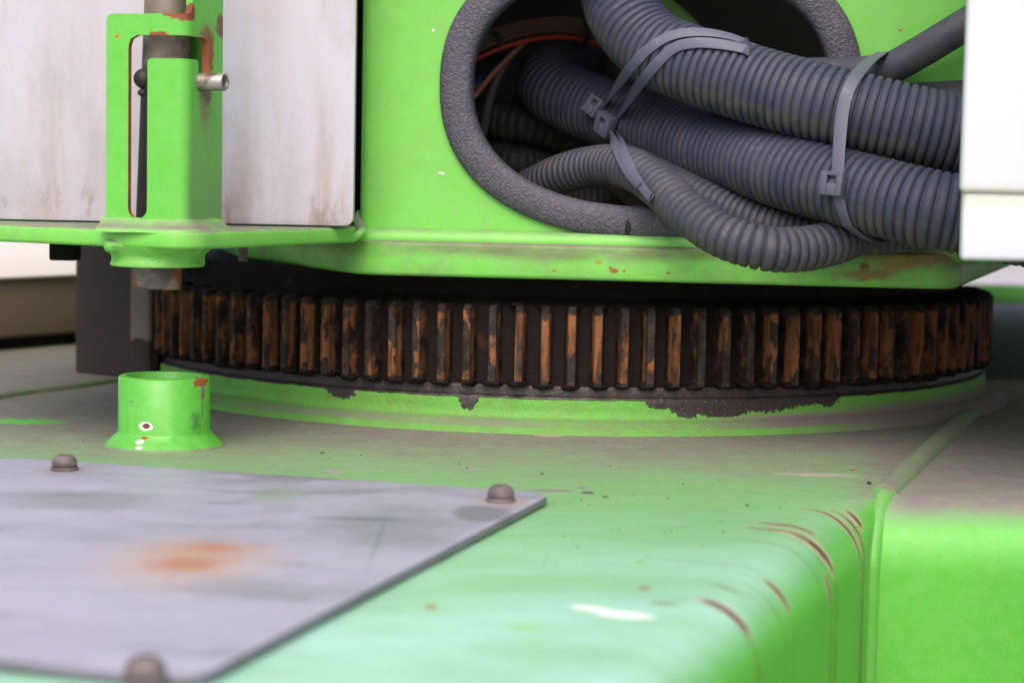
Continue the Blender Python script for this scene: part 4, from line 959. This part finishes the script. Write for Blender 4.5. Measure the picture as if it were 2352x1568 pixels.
for i, (dy, lab) in enumerate(((-11, 'brown cable directly above the red wire'), (-21, 'second brown cable above the red wire'), (-31, 'third brown cable above the red wire'), (-40, 'topmost brown cable of the arched bundle'))):
    wire([(1060, 142 + dy * 0.7, 2.08 + .004 * i), (1110, 122 + dy, 2.09 + .004 * i), (1165, 100 + dy * 0.95, 2.10 + .004 * i), (1235, 84 + dy * 0.9, 2.115 + .004 * i), (1300, 84 + dy, 2.13), (1370, 98 + dy, 2.15), (1430, 130 + dy, 2.2)], 0.0027, wbr, lab, 'cable', 'arched brown cables')
wire([(1066, 245, 2.05), (1092, 218, 2.055), (1130, 172, 2.07), (1180, 122, 2.085), (1215, 90, 2.12)], 0.0030, wcp, 'copper-brown wire crossing diagonally at left of the opening')
wire([(1100, 330, 2.10), (1112, 290, 2.095), (1122, 240, 2.09), (1140, 185, 2.09), (1165, 140, 2.10), (1190, 105, 2.13)], 0.0050, wgy, 'grey sleeved cable running upright at left of the opening', 'cable')
wire([(1066, 200, 2.09), (1092, 190, 2.095), (1110, 176, 2.11), (1140, 165, 2.15)], 0.0026, wbl, 'short blue wire at the left edge of the opening')
wire([(1066, 208, 2.09), (1090, 199, 2.1), (1110, 190, 2.12), (1140, 180, 2.16)], 0.0022, wyl, 'short yellow wire at the left edge of the opening')
def ring_tie(px, py, d, ax, rr, label):
    pc = at(px, py, d); axv = (at(*ax[1]) - at(*ax[0])).normalized()
    M = Matrix.Translation(pc) @ axv.to_track_quat('Z', 'Y').to_matrix().to_4x4() @ Matrix.Diagonal((1, 1, 1, 1))
    bm = lathe_bm([(rr, -0.003), (rr + 0.0014, -0.003), (rr + 0.0014, 0.003), (rr, 0.003)], 28, M=M, closed=True)
    put('bundle_tie', bm, wbk, label, 'cable tie', group='ties on the cable bundle')
ring_tie(1140, 104, 2.10, ((1105, 120, 2.085), (1165, 98, 2.10)), 0.0125, 'black tie around the cable bundle at its left end')
ring_tie(1335, 78, 2.14, ((1300, 74, 2.13), (1370, 84, 2.15)), 0.0125, 'black tie around the cable bundle at its right end')

# ------------------------------------------------------------------ cable ties round the big hoses
tm = G('tie_plastic'); c = tm.mix(tm.noise(20, 4), srgb(76, 77, 98), srgb(96, 96, 118)); c = tm.mix(tm.ramp(tm.noise(180, 4, .7), .58, .72, 0, .5), c, srgb(150, 146, 150)); tm.set('Base Color', c); tm.set('Roughness', 0.5); tm.bump(tm.noise(300, 3), 0.2, 0.0004)
vv = []; ff = []
for b in bvh_src:
    o_ = len(vv); b.verts.ensure_lookup_table(); b.verts.index_update()
    vv += [v.co.copy() for v in b.verts]; ff += [[v.index + o_ for v in f.verts] for f in b.faces]; b.free()
bvh = BVHTree.FromPolygons(vv, ff)
def hug(px, py, lift=0.0016):
    r = ray(px, py).normalized(); loc, nor, idx, dist = bvh.ray_cast(CAM, r)
    if loc is None: return None, None
    if nor.dot(r) > 0: nor = -nor
    return loc + nor * lift, nor
def strap(pix, width, thick, parent, pre=(), post=(), name='strap'):
    """band pulled taut over the hoses along the sight lines pix; pre/post = free points (px, py, d) carrying it round the back"""
    P2, _ = spline([Vector((x, y, 0)) for x, y in pix], 3.0)
    smp = []
    for k, q in enumerate(P2):
        r = ray(q.x, q.y).normalized(); loc, nor, idx, dist = bvh.ray_cast(CAM, r)
        if loc is None: continue
        if nor.dot(r) > 0: nor = -nor
        smp.append((k, dist - 0.0016 / max(0.35, -nor.dot(r)), r, nor))
    hull = []
    for m_ in smp:
        while len(hull) >= 2 and (hull[-1][1] - hull[-2][1]) * (m_[0] - hull[-2][0]) >= (m_[1] - hull[-2][1]) * (hull[-1][0] - hull[-2][0]): hull.pop()
        hull.append(m_)
    pts = [at(*q) for q in pre]; nr = [None] * len(pts)
    for m_ in smp[::2]:
        b = next((h for h in hull if h[0] >= m_[0]), hull[-1]); a = [h for h in hull if h[0] <= m_[0]][-1]
        w_ = 0 if a[0] == b[0] else (m_[0] - a[0]) / (b[0] - a[0])
        pts.append(CAM + m_[2] * (a[1] + (b[1] - a[1]) * w_)); nr.append(a[3].lerp(b[3], w_).normalized())
    for q in post: pts.append(at(*q)); nr.append(None)
    known = [i for i, n in enumerate(nr) if n is not None]
    for i in range(len(nr)):
        if nr[i] is None: nr[i] = nr[min(known, key=lambda k: abs(k - i))]
    path, L = spline(pts, 0.0025); bm = bmesh.new(); rows = []
    cl = [0.0]
    for i in range(1, len(pts)): cl.append(cl[-1] + (pts[i] - pts[i - 1]).length)
    side0 = None
    for i, p in enumerate(path):
        t = (path[min(i + 1, len(path) - 1)] - path[max(i - 1, 0)]).normalized()
        u_ = cl[-1] * i / (len(path) - 1); k = 0
        while k < len(cl) - 2 and cl[k + 1] < u_: k += 1
        w_ = (u_ - cl[k]) / max(1e-9, cl[k + 1] - cl[k]); n = nr[k].lerp(nr[k + 1], min(1, w_))
        n = (n - t * n.dot(t)).normalized(); s = t.cross(n)
        side0 = s if side0 is None else (side0 * 0.85 + s * 0.15)
        s = (side0 - t * side0.dot(t)).normalized(); n2 = s.cross(t)
        if n2.dot(n) < 0: n2 = -n2
        rows.append([bm.verts.new(p + s * (a * width / 2) + n2 * b) for a, b in ((-1, 0), (-1, thick * .75), (-.75, thick), (.75, thick), (1, thick * .75), (1, 0))])
    for i in range(len(path) - 1):
        for k in range(6): bm.faces.new((rows[i][k], rows[i][(k + 1) % 6], rows[i + 1][(k + 1) % 6], rows[i + 1][k]))
    bm.faces.new(rows[0]); bm.faces.new(rows[-1][::-1])
    bmesh.ops.recalc_face_normals(bm, faces=bm.faces)
    return link_bm(name, bm, tm.m, parent, sharp=40)
def tie_head(px, py, size, up_px, parent, dd=0.006, lift=0.002):
    """square ratchet head with an opening through it; up_px = pixel the strap leaves towards"""
    p, n = hug(px, py, lift)
    u = at(up_px[0], up_px[1], (p.y - CAM.y)) - p; u = (u - n * u.dot(n)).normalized(); s = u.cross(n).normalized()
    hx, hy, hz = size
    M = Matrix((( s.x, u.x, n.x, p.x), (s.y, u.y, n.y, p.y), (s.z, u.z, n.z, p.z), (0, 0, 0, 1)))
    bm = bmesh.new()
    # frame: four walls round a slot, the slot nearer the strap end
    def bx(x0, x1, y0, y1, z0, z1):
        b = box_bm((x0, y0, z0), Vector((x1 - x0, 0, 0)), Vector((0, y1 - y0, 0)), Vector((0, 0, z1 - z0)), 0.0010, 2)
        me_ = bpy.data.meshes.new('tmp'); b.to_mesh(me_); b.free(); bm.from_mesh(me_); bpy.data.meshes.remove(me_)
    bx(-hx, -hx * 0.42, -hy, hy, 0, hz); bx(hx * 0.42, hx, -hy, hy, 0, hz)
    bx(-hx * 0.43, hx * 0.43, -hy, hy * 0.05, 0.0002, hz - 0.0002); bx(-hx * 0.43, hx * 0.43, hy * 0.62, hy, 0.0002, hz - 0.0002)
    bx(-hx * 0.40, hx * 0.40, hy * 0.0, hy * 0.66, 0.0002, hz * 0.45)
    bmesh.ops.transform(bm, matrix=M, verts=bm.verts)
    link_bm('head', bm, tm.m, parent)
    bm = box_bm((-hx * 0.28, hy * 0.05, hz * 0.4), Vector((hx * 0.5, 0, 0)), Vector((0, hy * 0.22, 0)), Vector((0, 0, hz * 0.35)), 0.0005, 1)
    bmesh.ops.transform(bm, matrix=M, verts=bm.verts); link_bm('pawl', bm, tm.m, parent)
    return p
WT = 0.0098
t1 = thing('cable_tie', at(1378, 250, 2.0), 'grey cable tie with the upper left head of the close pair', 'cable tie', 'cable ties on the big hoses')
tie_head(1377, 250, (0.0098, 0.0098, 0.0105), (1425, 190), t1)
strap([(1392, 238), (1420, 195), (1452, 152), (1490, 113), (1530, 88), (1570, 77), (1620, 76), (1670, 84), (1715, 98)], WT, 0.0015, t1, post=[(1734, 106, 1.868), (1745, 122, 1.90), (1735, 160, 1.925)])
strap([(1400, 300), (1418, 345), (1442, 392), (1470, 430)], WT * 0.9, 0.0013, t1, post=[(1484, 448, 1.885), (1496, 452, 1.93)], name='strap_tail')
t2 = thing('cable_tie', at(1405, 285, 1.99), 'grey cable tie with the lower right head of the close pair', 'cable tie', 'cable ties on the big hoses')
tie_head(1406, 285, (0.0105, 0.0108, 0.0115), (1455, 220), t2, lift=0.003)
strap([(1424, 264), (1450, 222), (1480, 180), (1515, 140), (1550, 110), (1590, 100), (1630, 100), (1680, 107), (1722, 117)], WT, 0.0015, t2, post=[(1742, 126, 1.868), (1752, 142, 1.90), (1742, 180, 1.925)])
strap([(1418, 310), (1436, 358), (1458, 402), (1482, 438), (1500, 460)], WT * 0.9, 0.0013, t2, post=[(1512, 474, 1.875), (1524, 478, 1.92)], name='strap_tail')
t3 = thing('cable_tie', at(1922, 425, 1.76), 'single grey cable tie near the white cover holding three hoses', 'cable tie', 'cable ties on the big hoses')
tie_head(1922, 423, (0.0108, 0.0105, 0.0095), (1926, 360), t3)
strap([(1925, 400), (1926, 375), (1928, 340), (1931, 300), (1936, 255), (1946, 215), (1962, 183), (1985, 154), (2005, 136), (2026, 124)], WT * 1.15, 0.0015, t3, post=[(2050, 135, 1.875), (2040, 200, 1.90)])
strap([(1925, 440), (1930, 465), (1938, 495), (1950, 522)], WT * 1.0, 0.0013, t3, post=[(1985, 545, 1.765), (2015, 553, 1.79), (2030, 545, 1.82)], name='strap_tail')

# ------------------------------------------------------------------ white cover at the right
gwc = G('clean_white_paint'); c = gwc.mix(gwc.noise(6, 4), srgb(208, 211, 222), srgb(216, 219, 230)); x_, y_, z_ = gwc.xyz(gwc.P)
gr0 = at(2280, 445, 1.50)
c = gwc.mix(gwc.math('MULTIPLY', gwc.spot(Vector((gr0.x, gr0.y, gr0.z - 0.003)), (0.4, 0.2, 0.008), (0, 0, 0), 1.2, .4, 60), 0.55), c, srgb(196, 192, 164))
gwc.set('Base Color', c); gwc.set('Roughness', 0.4); gwc.bump(gwc.noise(300, 2), 0.08, 0.0005)
wc = thing('white_cover', at(2290, 600, 1.52), 'bright white painted cover box at the right edge in front of the hoses', 'cover box')
p0 = at(2218, 200, 1.50); p1 = at(2213, 520, 1.505)
zt = at(2280, 446, 1.5).z; zb_ = at(2280, 600, 1.505).z
bm = box_bm((p0.x, p0.y, zt), Vector((0.75, 0.05, 0)), Vector((0, 0.014, 0)), Vector((0, 0, 0.62)), 0.005, 4); link_bm('upper_panel', bm, gwc.m, wc)
bm = box_bm((p0.x + 0.003, p0.y + 0.004, zb_), Vector((0.74, 0.05, 0)), Vector((0, 0.014, 0)), Vector((0, 0, zt - zb_ + 0.004)), 0.004, 3); link_bm('lower_panel', bm, gwc.m, wc)
bm = box_bm((p0.x + 0.52, p0.y + 0.040, zb_ + 0.02), Vector((0.03, 0, 0)), Vector((0, 0.425, 0)), Vector((0, 0, 0.5)), 0.003); link_bm('mounting_bracket', bm, gwc.m, wc)
bm = box_bm((0.43, p0.y + 0.12, 0.1825), Vector((0.95, 0, 0)), Vector((0, 0.30, 0)), Vector((0, 0, 0.62)), 0.004); link_bm('shade_box', bm, gwc.m, wc)  # out-of-view mass added to shade the top of the arm

# ------------------------------------------------------------------ small loose dirt
bm = bmesh.new()
for k in range(170):
    px, py = random.uniform(0, 2000), random.uniform(940, 1300)
    p = onz(px, py)
    if p.x > arm_x(p.y) - RB - 0.01: continue
    if (p - S0).length < 0.06 or math.hypot(p.x, p.y) < 0.53: continue
    r = random.choice((0.0004, 0.0005, 0.0006, 0.0009)); 
    res = bmesh.ops.create_icosphere(bm, subdivisions=1, radius=r, matrix=Matrix.Translation((p.x, p.y, r * 0.5 + (0.0072 if False else 0))))
    for v in res['verts']: v.co += Vector((random.uniform(-1, 1), random.uniform(-1, 1), random.uniform(-.4, .4))) * r * 0.5
gg = wire_mat('grit', srgb(60, 52, 48), srgb(120, 100, 84))
tag(link_bm('grit', bm, gg, None, False), 'fine grit scattered on the dusty green deck', 'grit', kind='stuff')
for (px, py, rz_, lab) in ((1960, 1079, 0.4, 'tiny brown leaf scrap on the dusty deck right of the ring'), (1996, 1111, 1.9, 'tiny black crumb at the end of the deck weld seam')):
    p = onz(px, py); bm = bmesh.new(); res = bmesh.ops.create_icosphere(bm, subdivisions=2, radius=1)
    for v in bm.verts:
        v.co *= 1 + 0.5 * mnoise.noise(v.co * 2 + Vector((px, 0, 0))); v.co = Matrix.Rotation(rz_, 3, 'Z') @ Vector((v.co.x * 0.0028, v.co.y * 0.0016, v.co.z * 0.0011)); v.co += Vector((p.x, p.y, 0.001))
    put('leaf_scrap' if rz_ < 1 else 'crumb', bm, wcp if rz_ < 1 else wbk, lab, 'debris', base=(p.x, p.y, 0))
